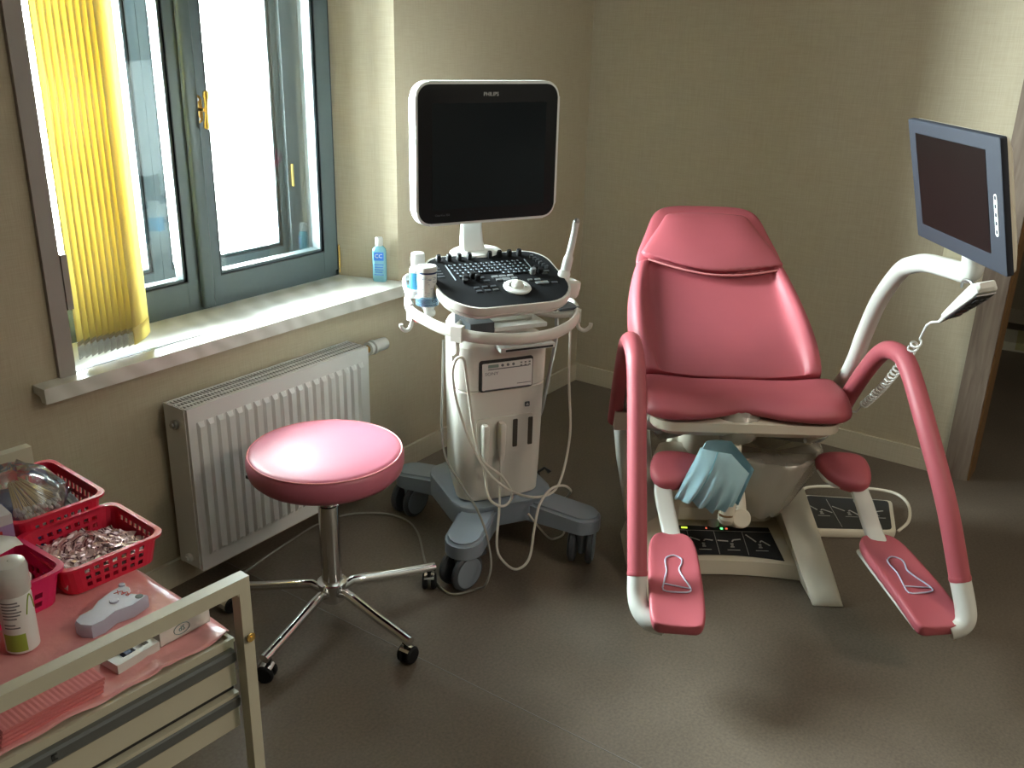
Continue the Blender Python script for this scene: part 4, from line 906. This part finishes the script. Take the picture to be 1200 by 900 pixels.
# cloth cap over the swing head
gw = thing('cloth_cover', 'light blue elasticated cloth cover over the swing-arm head below the seat', 'cover', (2.607, .971, 0), -55.5)
b = B(); NU, NV = 36, 18
TL, TR, BR, BL = Vector((-.142, -.25, .498)), Vector((.006, -.25, .420)), Vector((-.030, -.262, .322)), Vector((-.205, -.25, .332))
TM = Vector((-.058, -.25, .489))
def gpt(u, v, side):
    # top edge bends through TM; bottom edge gathered
    top = TL+(TM-TL)*(u/.55) if u < .55 else TM+(TR-TM)*((u-.55)/.45)
    bot = BL+(BR-BL)*u+Vector((0, 0, -.018*math.sin(math.pi*min(1, max(0, (u-.3)/.7)))))
    p = top+(bot-top)*v
    if side > 0:
        bul = .040*(math.sin(math.pi*min(1, max(0, u)))**.45)*(math.sin(math.pi*(.10+.80*v))**.6)
        wr = .014*max(0, v-.28)/.72*math.sin(u*30+2.0*v)*math.sin(math.pi*u)**.5+.006*max(0, v-.45)*math.sin(u*53+1)
        return p+Vector((0, -bul-wr, 0))
    return p+Vector((.012, .070*(math.sin(math.pi*min(1, max(0, u)))**.4)*(math.sin(math.pi*(.12+.8*v))**.5), .012*(1-v)))
for side in (1, -1):
    g = [[b.bm.verts.new(gpt(i/NU, j/NV, side)) for i in range(NU+1)] for j in range(NV+1)]
    for j in range(NV):
        for i in range(NU): b.bm.faces.new((g[j][i], g[j][i+1], g[j+1][i+1], g[j+1][i]))
bmesh.ops.remove_doubles(b.bm, verts=b.bm.verts, dist=.004)
obj('cloth', b, M['blue'], gw, smooth=80)
b = B(); b.tube([gpt(.30, v/10, 1)+Vector((0, -.001, 0)) for v in range(0, 11)], .0012, 5); obj('seam', b, mat('blue_seam', (.16, .42, .52), .8), gw)
# plastic film over the basin and the seat notch
wf = thing('basin_liner', 'crumpled clear plastic liner wrapped around the basin under the seat', 'plastic liner', (2.607, .971, 0), -55.5)
b = B(); rings = []
for j, (r_, z, ox) in enumerate(((.070, .199, .12), (.092, .235, .123), (.110, .29, .128), (.128, .345, .136), (.139, .395, .142), (.142, .410, .142), (.133, .411, .14), (.09, .404, .14), (.03, .400, .14))):
    ring = []
    for k in range(64):
        a = 2*math.pi*k/64; e = 1+.14*max(0, math.cos(a-.35))**3*(1 if z > .25 else .3); w = 1+.014*math.sin(7*a+j)+.012*math.sin(17*a-2*j)+random.uniform(-.010, .010)
        ring.append((ox-.020+r_*e*w*math.cos(a)*1.02, -.045+r_*w*math.sin(a)*.92, z+.004*math.sin(9*a+j) if j < 6 else z+.003*math.sin(5*a)))
    rings.append(ring)
b.loft(rings, cap0=False, cap1=True); obj('liner', b, M['wrap'], wf, smooth=80)
b = B(); rings = []
for j, (z, y0, w) in enumerate(((.590, -.140, .050), (.568, -.160, .062), (.545, -.180, .066), (.515, -.190, .062), (.485, -.180, .056), (.462, -.15, .045))):
    rings.append([(-.012+w*math.sin(R(t))*1.0, y0+.05-.05*math.cos(R(t))+random.uniform(-.002, .002)+.003*math.sin(t*.2+j), z) for t in range(-88, 89, 11)])
b.loft(rings, cap0=False, cap1=False, closed=False); tag(obj('drain_film', b, clear_mat('notch_film', (1, .98, .95), .34, .1, .25, (.95, .90, .80)), smooth=80), 'clear plastic film hanging from the notch at the front of the seat', 'plastic film', loc=(2.607, .971, 0), rz=-55.5)

# foot switch on the floor
fs = thing('foot_switch', 'flat foot switch with black pictogram panel and wire guard right of the chair', 'foot switch', (2.607, .971, 0), -55.5)
q = [(.345, .130), (.640, .134), (.712, .372), (.385, .400)]
b = B(); qq = []
for i in range(4):
    p0, p1, p2 = Vector(q[i-1]), Vector(q[i]), Vector(q[(i+1) % 4]); d0 = (p0-p1).normalized()*.02; d2 = (p2-p1).normalized()*.02
    for t in (0, .5, 1): qq.append(tuple((p1+d0*(1-t)**2+d2*t*t)))
b.prism(qq, .0, .030, bev=.008); obj('housing', b, M['chair'], fs)
c0 = Vector((sum(p[0] for p in q)/4, sum(p[1] for p in q)/4))
b = B(); b.prism([tuple(c0+(Vector(p)-c0)*.90) for p in qq], .0295, .0312); pn = obj('panel', b, M['panel'], fs, smooth=0)
fm2 = frame((.52, .262, .0312), (1, -.03, 0), (.12, 1, 0))
b = B()
for cx, bk, lg in ((-.105, (-.036, .045), (.040, -.016)), (-.008, (-.040, .030), (.036, -.030)), (.088, (-.038, .004), (.034, .012))): chair_icon(b, fm2, cx, .010, bk, lg, 1.05)
for x in (-.057, .04): b.strip([(x, .095), (x, -.11)], .0012, fm2)
obj('pictogram', b, M['icon'], pn, smooth=0)
b = B()
wp = [(.352, .36, .012), (.365, .30, .05), (.395, .385, .062), (.56, .392, .066), (.70, .372, .062), (.735, .30, .055), (.705, .20, .040), (.66, .17, .012)]
b.tube(cr(wp, 6), .0055, 8); obj('guard', b, M['chair'], fs)

# ------------------------------------------------------------------ trolley in the left foreground
TX, TY, TA = .725, .966, -4
tro = thing('trolley', 'cream metal instrument trolley with railings and two drawers in the left foreground', 'trolley', (TX, TY, 0), TA)
TM_ = T(TX, TY, 0) @ Rz(TA)
def tw(p): return tuple(TM_ @ Vector(p))
DY, WX, HR, ZSH = .655, -.62, .865, .745
for x in (0, WX):
    for y in (0, DY):
        b = B(); b.bb((x-.009, y-.010, .05), (x+.009, y+.010, HR), bev=.003); obj('post', b, M['cream'], tro)
for y in (0, DY):
    b = B(); b.bb((WX+.009, y-.010, HR-.022), (-.009, y+.010, HR), bev=.004); obj('rail', b, M['cream'], tro)
    b = B(); b.prism([(0, 0), (.024, 0), (0, -.024)], y-.011, y+.011, frame((0, 0, 0), (1, 0, 0), (0, 0, 1)) @ T(0, 0, 0)); 
    b.bm.clear(); b.bb((-.0115, y-.0092, HR-.026), (-.0085, y+.0092, HR-.002)); obj('rail_joint', b, M['cream'], tro)
b = B(); b.bb((WX+.01, .022, ZSH-.018), (-.006, DY-.016, ZSH), bev=.004); obj('shelf', b, M['cream'], tro)
b = B(); b.bb((WX+.01, .022, ZSH), (-.008, .028, ZSH+.006)); b.bb((WX+.01, DY-.020, ZSH), (-.008, DY-.014, ZSH+.006)); b.bb((-.010, .022, ZSH), (-.004, DY-.014, ZSH+.006)); obj('shelf_lip', b, M['cream'], tro, smooth=0)
b = B(); b.bb((WX+.012, .03, .16), (-.012, DY-.02, .175), bev=.003); obj('lower_shelf', b, M['cream'], tro)
for k, (zt, zb, ov) in enumerate(((.738, .676, 0), (.658, .600, 0))):
    d = bpy.data.objects.new('drawer', None); COL.objects.link(d); d.parent = tro
    b = B(); b.bb((WX+.012, .016, zb), (-.011, .030, zt-.022), bev=.002); b.bb((WX+.02, .030, zb), (-.02, DY-.05, zb+.008)); b.bb((WX+.02, .03, zb), (WX+.024, DY-.05, zt-.03)); b.bb((-.024, .03, zb), (-.02, DY-.05, zt-.03)); obj('drawer_front', b, M['cream'], d)
    b = B(); b.loft([[(x, p[0], p[1]) for p in ((.030, zt-.022), (.014, zt-.022), (.010, zt-.017), (.010, zt-.003), (.014, zt), (.030, zt))] for x in (WX+.012, -.011)]); obj('grip_channel', b, M['alu'], d, smooth=0)
    b = B(); b.bb((WX+.012, .024, zt+(.006 if k else 0)), (-.011, .034, zt+(.018 if k else .004))); obj('gap', b, M['dark'], d, smooth=0)
    if k: b = B(); b.bb((WX+.012, .012, zt), (-.011, .03, zt+.006), bev=.001); obj('drawer_lip', b, M['cream'], d)
b = B(); b.bb((-.285, .0088, .724), (-.281, .0102, .733)); b.bb((-.285, .0088, .7315), (-.278, .0102, .733)); b.bb((-.285, .0088, .724), (-.278, .0102, .7255)); obj('catch', b, M['dark'], tro, smooth=0)
for z in (.775,):
    b = B(); b.cyl((.0095, 0, z), (.0115, 0, z), .008, 12, .0008); b.cyl((0, -.0142, z-.008), (0, -.0165, z-.008), .0075, 12, .001); b.cyl((0, -.0165, z-.008), (0, -.0172, z-.008), .003, 6); obj('screw', b, M['brass'], tro)
for x in (0, WX):
    for y in (0, DY):
        e = bpy.data.objects.new('caster', None); COL.objects.link(e); e.parent = tro; e.location = (x, y, 0)
        b = B(); b.cyl((-.012, .012, .028), (.012, .012, .028), .028, 18, .004); obj('wheel', b, M['usd'], e)
        b = B(); b.bb((-.016, -.004, .028), (-.013, .022, .06)); b.bb((.013, -.004, .028), (.016, .022, .06)); b.bb((-.016, -.006, .054), (.016, .022, .062)); obj('fork', b, M['chrome'], e)
b = B(); b.tube([(WX, -.004, .30), (-.02, -.004, .30), (-.008, -.004, .31)], .009, 10); b.bb((-.03, -.018, .285), (-.012, .0, .315), bev=.003); obj('towel_bar', b, M['chrome'], tro)

# pink film sheet over the shelf (creased, corners drooping)
b = B(); NX, NY = 56, 48; x0, x1, y0, y1 = WX+.03, .016, .030, .50
g = []
for j in range(NY+1):
    row = []
    for i in range(NX+1):
        x = x0+(x1-x0)*i/NX; y = y0+(y1-y0)*j/NY
        # rounded right-hand corners
        cx = max(0, (x-(x1-.05))/.05); cy = max(0, (y0+.05-y)/.05); cz = max(0, (y-(y1-.06))/.06)
        if cx > 0 and cy > 0:
            l = math.hypot(cx, cy); 
            if l > 1: x = x1-.05+.05*cx/l; y = y0+.05-.05*cy/l
        if cx > 0 and cz > 0:
            l = math.hypot(cx, cz)
            if l > 1: x = x1-.05+.05*cx/l; y = y1-.06+.06*cz/l
        z = ZSH+.0078+.0010*math.sin(43*x+9*y)+.0008*math.sin(70*y-21*x)+random.uniform(0, .0005)
        if x > -.004: z += -.02*(x+.004)/.02
        if y < .06: z += .0035*math.sin((x+.05)*40)**2*(1-(y-.03)/.03)
        z += .004*math.exp(-((x+.115)/.006)**2)*max(0, 1-(y-.03)/.10)+.003*math.exp(-((x+.22+.3*y)/.008)**2)*max(0, 1-abs(y-.12)/.1)
        row.append(b.bm.verts.new((x, y, z)))
    g.append(row)
for j in range(NY):
    for i in range(NX): b.bm.faces.new((g[j][i], g[j][i+1], g[j+1][i+1], g[j+1][i]))
tag(obj('plastic_sheet', b, M['sheet'], smooth=80, solid=.0006), 'creased pink plastic film spread over the top shelf of the trolley', 'sheet', loc=(TX, TY, 0), rz=TA)
ZT_ = ZSH+.0098

# perforated baskets
def basket(name, label, c, w, d, h, m, taper=.90, rows=3, cols=7, rows_side=1, cols_side=7, z0=0, rz=0):
    t = thing(name, label, 'basket', tw((c[0], c[1], z0 or ZT_)), TA+rz, 'pink and red plastic baskets on the trolley' if False else None)
    b = B(); th = .0022; r = .022
    def outline(z, ins=0): 
        s = taper+(1-taper)*z/h; return rrect(w*s-2*ins, d*s-2*ins, r, 4)
    # rounded corners, floor and rim
    fl_ = [(p[0], p[1], .0) for p in outline(0)]
    b.prism(outline(0, .001), 0, th)
    b.loft([[(p[0], p[1], z) for p in outline(z, i)] for z, i in ((h-.004, 0), (h-.004, -.006), (h+.0005, -.006), (h+.0005, th), (h-.004, th), (h-.004, 0))], cap0=False, cap1=False)
    # walls as a lattice: four straight sides with square holes, plus corner curves
    def wall(a, bq, cols_, rows_, holes_z):
        # a,b: functions z -> 2D point; builds bars around holes
        n2 = (Vector(bq(0))-Vector(a(0))); 
        us = [0]; gap = .5
        for k in range(cols_): u0 = .04+.92*(k+.22)/cols_; u1 = .04+.92*(k+.78)/cols_; us += [u0, u1]
        us.append(1); zs_ = [0]+[q for hz in holes_z for q in hz]+[h]
        inn = None
        def P(u, z, off):
            p = Vector(a(z))*(1-u)+Vector(bq(z))*u; nn = Vector((-(bq(z)[1]-a(z)[1]), bq(z)[0]-a(z)[0])).normalized()
            p = p+nn*off; return (p.x, p.y, z)
        for i in range(len(us)-1):
            for j in range(len(zs_)-1):
                if i % 2 == 1 and j % 2 == 1: continue
                vs = [P(us[i], zs_[j], 0), P(us[i+1], zs_[j], 0), P(us[i+1], zs_[j+1], 0), P(us[i], zs_[j+1], 0)]
                v2 = [P(us[i], zs_[j], th), P(us[i+1], zs_[j], th), P(us[i+1], zs_[j+1], th), P(us[i], zs_[j+1], th)]
                b._add(vs+v2, [(3, 2, 1, 0), (4, 5, 6, 7), (0, 1, 5, 4), (1, 2, 6, 5), (2, 3, 7, 6), (3, 0, 4, 7)])
    n5 = 5
    def corner(i, z): return outline(z)[i]
    hz = [(h*(.14+.25*k), h*(.14+.25*k)+h*.15) for k in range(rows)]
    hz1 = hz[-rows_side:] if rows_side else []
    # rrect point order: corner(+,+) 0..4, (-,+) 5..9 reversed angle, ...
    O = lambda idx: (lambda z: outline(z)[idx])
    sides = [(4, 5, cols, rows), (9, 10, cols_side, rows_side), (14, 15, cols, rows), (19, 0, cols_side, rows_side)]
    for i0, i1, cc, rr in sides: wall(O(i0), O(i1), cc, rr, hz[:rr] if rr == rows else hz[-rr:])
    for s in range(4):
        for k in range(4):
            i0, i1 = s*5+k, s*5+k+1; a, c2 = O(i0), O(i1)
            wall(a, c2, 0, 0, [])
    obj('shell', b, m, t, smooth=30)
    return t
bk1 = basket('plastic_basket', 'red perforated basket full of foil sachets at the front of the trolley', (-.037, .364), .166, .158, .052, M['red'], rows=3, cols=7, rows_side=1, cols_side=7)
bk2 = basket('plastic_basket', 'dark pink perforated basket holding the bag of cotton swabs by the far railing', (-.040, .545), .152, .200, .074, M['red'], rows=3, cols=8, rows_side=3, cols_side=10)
bk3 = basket('plastic_basket', 'magenta basket of cotton balls behind the white pump bottle', (-.218, .352), .195, .140, .060, M['magenta'], rows=2, cols=6, rows_side=2, cols_side=5, rz=4)
# sachets
s0 = None
grp = 'foil sachets in the red basket'; lab = 'small pinkish foil sachet lying in the front red basket'
rnd = random.Random(3)
for k in range(70):
    lay = k//24; i = k % 24
    x = -.100+.025*(i % 6)+rnd.uniform(-.012, .012); y = .315+.030*(i//6)+rnd.uniform(-.010, .010)
    x = max(-.085, min(.012, x)); y = max(.322, min(.405, y)); z = ZT_+.008+.0095*lay+rnd.uniform(0, .004)
    if s0 is None:
        b = B(); NXs = 6; g = []
        rows_t = []
        for q in range(8):
            yy = -.017+.034*q/7; cz = [rnd.uniform(-.0022, .0022) for _ in range(8)]
            rows_t.append([(-.024+.048*i/7, yy+rnd.uniform(-.0008, .0008), cz[i]+.0007) for i in range(8)]+[(-.024+.048*i/7, yy, cz[i]-.0007) for i in range(7, -1, -1)])
        b.loft(rows_t); s0 = obj('foil_sachet', b, M['foil'], smooth=0); o = s0
    else: o = s0.copy(); COL.objects.link(o)
    o['label'] = lab; o['category'] = 'sachet'; o['group'] = grp
    o.location = tw((x, y, z)); o.rotation_euler = (R(rnd.uniform(-20, 20)), R(rnd.uniform(-10, 10)), R(rnd.choice((70, 100, 20, 130, 90))+rnd.uniform(-25, 25)))
# paper liner along the left wall of the basket
b = B(); b.loft([[(-.112+.002*k, .300, ZT_+.010+.012*k), (-.114+.001*k, .36, ZT_+.012+.0125*k), (-.113, .42, ZT_+.010+.011*k)] for k in range(4)], cap0=False, cap1=False, closed=False)
tag(obj('paper_liner', b, M['paper'], solid=.0008), 'white paper tucked along the left inside wall of the front red basket', 'paper', loc=(TX, TY, 0), rz=TA)
# clear bag with swabs
bag = thing('clear_bag', 'shiny clear plastic bag of cotton swabs lying in the back basket', 'bag', tw((-.062, .538, ZSH+.05)), TA)
b = B(); rings = []; rr = random.Random(5)
NB = 28
for j, (z, sx, sy, oy) in enumerate(((.0, .046, .060, 0), (.012, .062, .076, 0), (.030, .068, .080, .002), (.050, .064, .078, .006), (.066, .050, .060, .012), (.076, .026, .030, .022), (.080, .008, .008, .024))):
    rings.append([((sx*(1+.10*math.sin(3*a+j)+rr.uniform(-.05, .05))*math.cos(a)), oy+sy*(1+.08*math.sin(4*a-1.3*j)+rr.uniform(-.05, .05))*math.sin(a), z+.006*math.sin(5*a+2*j)+rr.uniform(-.003, .003)) for a in [2*math.pi*k/NB for k in range(NB)]])
b.loft(rings); obj('film', b, M['bag'], bag, smooth=25)
sw0 = None; rr = random.Random(11)
for k in range(44):
    if sw0 is None:
        b = B(); b.cyl((0, 0, 0), (0, 0, .082), .0011, 6); sw0 = obj('cotton_swab', b, M['stick'])
        b = B(); b.ell((0, 0, -.002), (.0032, .0032, .0068), seg=8, rings=6); obj('cotton_tip', b, M['cotton'], sw0); o = sw0
    else: o = dup(sw0)
    o['label'] = 'wooden cotton swab in the clear bag in the back basket'; o['category'] = 'swab'; o['group'] = 'cotton swabs in the clear bag'
    fx = rr.uniform(-1, 1); lz = rr.uniform(.004, .022)
    tip = Vector(tw((-.062+.038*fx, .480+.010*abs(fx)+rr.uniform(-.004, .012), ZSH+.064+lz))); end = Vector(tw((-.060+.014*fx, .560+rr.uniform(-.004, .004), ZSH+.082+lz*.8)))
    d = (end-tip).normalized(); o.location = tip; o.rotation_euler = d.to_track_quat('Z', 'Y').to_euler()
# blue packets and grey syringes sleeves in the same basket
for k, (x, y, z, a) in enumerate(((-.075, .478, .022, 10), (-.072, .590, .050, 60))):
    b = B(); b.loft([[(x_, y_, z_) for x_, y_ in rrect(.085*s, .05*s2, .006, 3)] for s, s2, z_ in ((.9, .8, 0), (1, 1, .003), (1, 1, .010), (.9, .8, .014))]); tag(obj('packet', b, M['bluep']), ('blue packet under the clear bag at the front of the back basket', 'blue packet behind the clear bag near the far railing')[k], 'packet', loc=tw((x, y, ZSH+z)), rz=TA+a)
s1_ = None
for k in range(7):
    if s1_ is None: b = B(); b.prism(rrect(.010, .11, .004, 3), 0, .004, bev=.001); s1_ = obj('paper_sleeve', b, mat('sleeve_grey', (.38, .37, .38), .5)); o = s1_
    else: o = s1_.copy(); COL.objects.link(o)
    o['label'] = 'narrow grey sleeve beside the clear bag in the back basket'; o['category'] = 'sleeve'; o['group'] = 'grey sleeves in the back basket'
    o.location = tw((-.030+.0085*k, .515, ZT_+.026+.003*(k % 3))); o.rotation_euler = (R(8), R(10), R(TA+6-2*k))
b = B(); b.loft([[(x, y, .004*math.sin(60*x+40*y)) for x in (-.03, -.015, 0, .015, .03)] for y in (-.035, -.015, .015, .035)], cap0=False, cap1=False, closed=False); tag(obj('film_packet', b, M['bag'], smooth=60, solid=.001), 'crumpled clear packet at the far right of the back basket', 'packet', loc=tw((-.008, .575, ZT_+.045)), rz=TA+20)
# purple carton
cb_ = thing('medicine_carton', 'purple and pale carton standing at the left edge behind the cotton balls', 'carton', tw((-.160, .452, ZT_)), TA-4)
b = B(); b.bb((-.085, -.022, 0), (.036, .022, .105), bev=.001); obj('carton', b, M['purple'], cb_, smooth=0)
b = B(); b.bb((-.085, -.0226, .088), (.0362, .0226, .1052)); obj('pale_band', b, mat('pale_card', (.50, .46, .48), .5), cb_, smooth=0)
b = B(); b.bb((-.06, -.0230, .018), (.020, -.0222, .040)); b.bb((-.05, -.0230, .074), (.018, -.0222, .080)); obj('red_print', b, M['redink'], cb_, smooth=0)
# cotton balls, paper
c0_ = None; rr = random.Random(2)
spots = [(-.195, .340, .045), (-.172, .352, .050), (-.218, .352, .062), (-.245, .335, .046), (-.176, .326, .043), (-.212, .324, .044), (-.250, .365, .052), (-.28, .34, .05)]
for k, (x, y, z) in enumerate(spots):
    if c0_ is None: b = B(); b.ell((0, 0, 0), (.026, .024, .020), seg=20, rings=12); [setattr(v, 'co', v.co*(1+.05*math.sin(v.co.x*400+v.co.y*300))) for v in b.bm.verts]; c0_ = obj('cotton_ball', b, M['cotton'], smooth=80); o = c0_
    else: o = c0_.copy(); COL.objects.link(o)
    o['label'] = 'white cotton ball in the magenta basket'; o['category'] = 'cotton ball'; o['group'] = 'cotton balls in the magenta basket'
    o.location = tw((x, y, ZSH+z+.012)); o.rotation_euler = (0, 0, rr.uniform(0, 6)); s = rr.uniform(.85, 1.05); o.scale = (s, s, s)
b = B(); b.loft([[(-.085, -.03, .0), (-.085, .04, .012)], [(-.03, -.034, .010), (-.03, .042, .014)], [(.02, -.02, .008), (.024, .034, .006)], [(.04, .0, -.006), (.044, .028, -.004)]], cap0=False, cap1=False, closed=False); tag(obj('paper_sheet', b, M['paper'], smooth=60, solid=.0008), 'white folded paper lying over the rim of the magenta basket', 'paper', loc=tw((-.175, .375, ZSH+.088)), rz=TA+4)
# pump bottle
t = thing('pump_bottle', 'white bottle with translucent cap and green label standing on the trolley film', 'bottle', tw((-.216, .226, ZT_)), TA-20)
b = B(); b.lathe([(.019, 0), (.0225, .003), (.0225, .086), (.0215, .092), (.0205, .096)], 32); obj('body', b, M['bottle'], t)
b = B(); b.lathe([(.0232, .094), (.0238, .096), (.0236, .132), (.0215, .139), (.016, .141), (.001, .141)], 32, caps=False); obj('cap', b, clear_mat('frosted_cap', (1, 1, 1), .72, .3, .25, (.85, .84, .80)), t)
b = B(); b.lathe([(.018, .096), (.018, .112), (.012, .118), (.001, .119)], 24); obj('pump', b, M['usw2'], t)
b = B(); b.loft([[(.0227*math.cos(R(a)), .0227*math.sin(R(a)), z) for z in (.006, .034)] for a in range(205, 291, 8)], cap0=False, cap1=False, closed=False); obj('green_label', b, M['green'], t)
b = B()
for k in range(9):
    L = (58, 64, 52, 66, 60, 48, 0, 40, 54)[k]
    if L: b.loft([[(.0228*math.cos(R(a)), .0228*math.sin(R(a)), .084-.005*k+dz) for dz in (0, .0022)] for a in [218+L*i/5 for i in range(6)]], cap0=False, cap1=False, closed=False)
obj('label_print', b, M['ink'], t)
b = B(); b.tube([(.0229*math.cos(R(a)), .0229*math.sin(R(a)), .062+.028*math.sin(R((a-300)*4.0))) for a in range(300, 346, 4)], .0009, 5); obj('swirl', b, M['green'], t)
# lavender label dispenser
t = thing('tape_dispenser', 'pale lavender plastic gadget with a round button and red letters on the pink film', 'dispenser', tw((-.098, .190, ZT_)), TA+12)
b = B(); sh = [(-.055, .004), (-.052, .018), (-.040, .024), (-.018, .022), (.0, .032), (.03, .036), (.050, .036), (.052, .022), (.040, .006), (.046, -.012), (.050, -.020), (.020, -.022), (-.005, -.012), (-.030, -.016), (-.048, -.012)]
b.loft([[(p[0]*s, p[1]*s, z) for p in sh] for s, z in ((.98, 0), (1, .003), (1, .018), (.96, .022))]); b2 = obj('body', b, M['lav'], t, smooth=40)
b = B(); b.cyl((.012, .010, .021), (.012, .010, .0245), .007, 18, .001); obj('button', b, M['lav'], t)
b = B(); b.cyl((.048, .034, .0), (.048, .034, .025), .005, 12, .001); obj('peg', b, M['lav'], t)
b = B(); b.cyl((.040, -.012, .0215), (.040, -.012, .0224), .006, 16); obj('hole', b, M['usd'], t)
b = B(); b.text('RAX', .013, T(.034, .016, .0222) @ Rz(105)); obj('red_lettering', b, M['redink'], t, smooth=0)
# test cassette
t = thing('test_cassette', 'white plastic test cassette with open window behind the near railing', 'cassette', tw((-.129, .091, ZT_)), TA+6)
b = B()
for (p, q) in (((-.034, -.022, 0), (.034, .022, .004)), ((-.034, -.022, .004), (.034, -.012, .014)), ((-.034, .012, .004), (.034, .022, .014)), ((-.034, -.012, .004), (-.020, .012, .014)), ((.024, -.012, .004), (.034, .012, .014)), ((.004, -.012, .004), (.008, .012, .013))): b.bb(p, q, bev=.0015)
obj('tray', b, M['usw2'], t)
b = B(); b.bb((-.010, -.008, .004), (.0, .008, .0125), bev=.002); obj('insert', b, M['navy'], t)
# box of glass slides
t = thing('slide_box', 'white open carton of glass slides with an oval mark beside the test cassette', 'box', tw((-.048, .092, ZT_)), TA+2)
b = B(); b.bb((-.042, -.014, 0), (.042, .014, .002)); 
for p, q in (((-.042, -.014, 0), (.042, -.0132, .026)), ((-.042, .0132, 0), (.042, .014, .026)), ((-.042, -.014, 0), (-.0412, .014, .026)), ((.0412, -.014, 0), (.042, .014, .026))): b.bb(p, q)
obj('carton', b, M['paper'], t, smooth=0)
mk = frame((-.006, -.0141, .0135), (1, 0, 0), (0, 0, 1))
b = B(); ov = [Vector((.013*math.cos(2*math.pi*k/28), .0085*math.sin(2*math.pi*k/28), .0003)) for k in range(28)]; b.tube(ov, .0005, 5, mk, closed=True); b.text('dS', .0115, mk); obj('oval_mark', b, mat('mark_teal', (.10, .22, .24), .5), t, smooth=0)
g0 = None
for k in range(22):
    if g0 is None: b = B(); b.box((0, 0, .012), (.0011, .0245, .022)); g0 = obj('glass_slide', b, M['slideg'], smooth=0); o = g0
    else: o = g0.copy(); COL.objects.link(o)
    o['label'] = 'thin greenish glass slide standing in the white carton'; o['category'] = 'glass slide'; o['group'] = 'glass slides in the carton'
    o.location = Vector(t.location)+Rz(TA+2).to_3x3() @ Vector((-.0385+.0036*k, 0, .003)); o.rotation_euler = (0, R(6), R(TA+2))
# folded pink tissues
t = thing('tissue_stack', 'stack of ribbed pink paper tissues at the near left corner of the trolley', 'tissues', tw((-.262, .088, ZT_)), TA+2)
for k in range(4):
    b = B(); w, d = .135, .088; n = 40; z = .0052*k
    rings = []
    for i in range(n+1):
        x = -w/2+w*i/n; dz_ = (.0007 if i % 2 else 0) if k == 3 else 0
        rings.append([(x+.002*k, -d/2+.001*k, z), (x+.002*k, d/2, z), (x+.002*k, d/2+.001, z+.0046+dz_), (x+.002*k, -d/2-.001+.001*k, z+.0046+dz_)])
    b.loft(rings); obj('tissue', b, M['napkin'], t, smooth=30 if k < 3 else 0)

# ------------------------------------------------------------------ light: bright overcast sky through the window, weak ceiling lamps behind the viewer
w = bpy.data.worlds.new('sky'); SC.world = w; w.use_nodes = True; nt = w.node_tree
bg = nt.nodes['Background']; bg.inputs[0].default_value = (.90, .955, 1.0, 1); bg.inputs[1].default_value = 1
tcw = nt.nodes.new('ShaderNodeTexCoord'); dp = nt.nodes.new('ShaderNodeVectorMath'); dp.operation = 'DOT_PRODUCT'; dp.inputs[1].default_value = tuple(Vector((-.84, .55, .10)).normalized())
nt.links.new(tcw.outputs['Generated'], dp.inputs[0])
mx0 = nt.nodes.new('ShaderNodeMath'); mx0.operation = 'MAXIMUM'; mx0.inputs[1].default_value = 0; nt.links.new(dp.outputs['Value'], mx0.inputs[0])
pw = nt.nodes.new('ShaderNodeMath'); pw.operation = 'POWER'; pw.inputs[1].default_value = 5; nt.links.new(mx0.outputs[0], pw.inputs[0])
ma = nt.nodes.new('ShaderNodeMath'); ma.operation = 'MULTIPLY_ADD'; ma.inputs[1].default_value = 140.0; ma.inputs[2].default_value = 140.0; nt.links.new(pw.outputs[0], ma.inputs[0])
nt.links.new(ma.outputs[0], bg.inputs[1])
pd = bpy.data.lights.new('window_portal', 'AREA'); pd.shape = 'RECTANGLE'; pd.size = 1.30; pd.size_y = 1.36; pd.cycles.is_portal = True
po = bpy.data.objects.new('window_portal', pd); COL.objects.link(po); po.location = (1.80, 2.68, 1.42); po.rotation_euler = (R(-90), 0, 0)
def ceiling_lamp(x, y, label, watt):
    t = thing('ceiling_light', label, 'lamp', (x, y, 2.8))
    b = B(); b.prism(rrect(.60, .60, .02, 3), -.035, -.0, bev=.004); obj('lamp_housing', b, M['white'], t)
    l = bpy.data.lights.new('lamp', 'AREA'); l.size = .55; l.energy = watt; l.color = (1, .86, .68)
    lo = bpy.data.objects.new('lamp_glow', l); COL.objects.link(lo); lo.location = (x, y, 2.755)
ceiling_lamp(1.7, -1.7, 'square ceiling lamp behind the viewer', 38)
SC.view_settings.view_transform = 'Standard'; SC.view_settings.look = 'None'; SC.view_settings.gamma = 1; SC.view_settings.exposure = 0.12
SC.view_settings.use_curve_mapping = False
cy = SC.cycles; cy.max_bounces = 12; cy.diffuse_bounces = 6; cy.glossy_bounces = 4; cy.transmission_bounces = 8; cy.transparent_max_bounces = 24
cy.sample_clamp_indirect = 8; cy.caustics_reflective = False; cy.caustics_refractive = False
cy.use_denoising = True
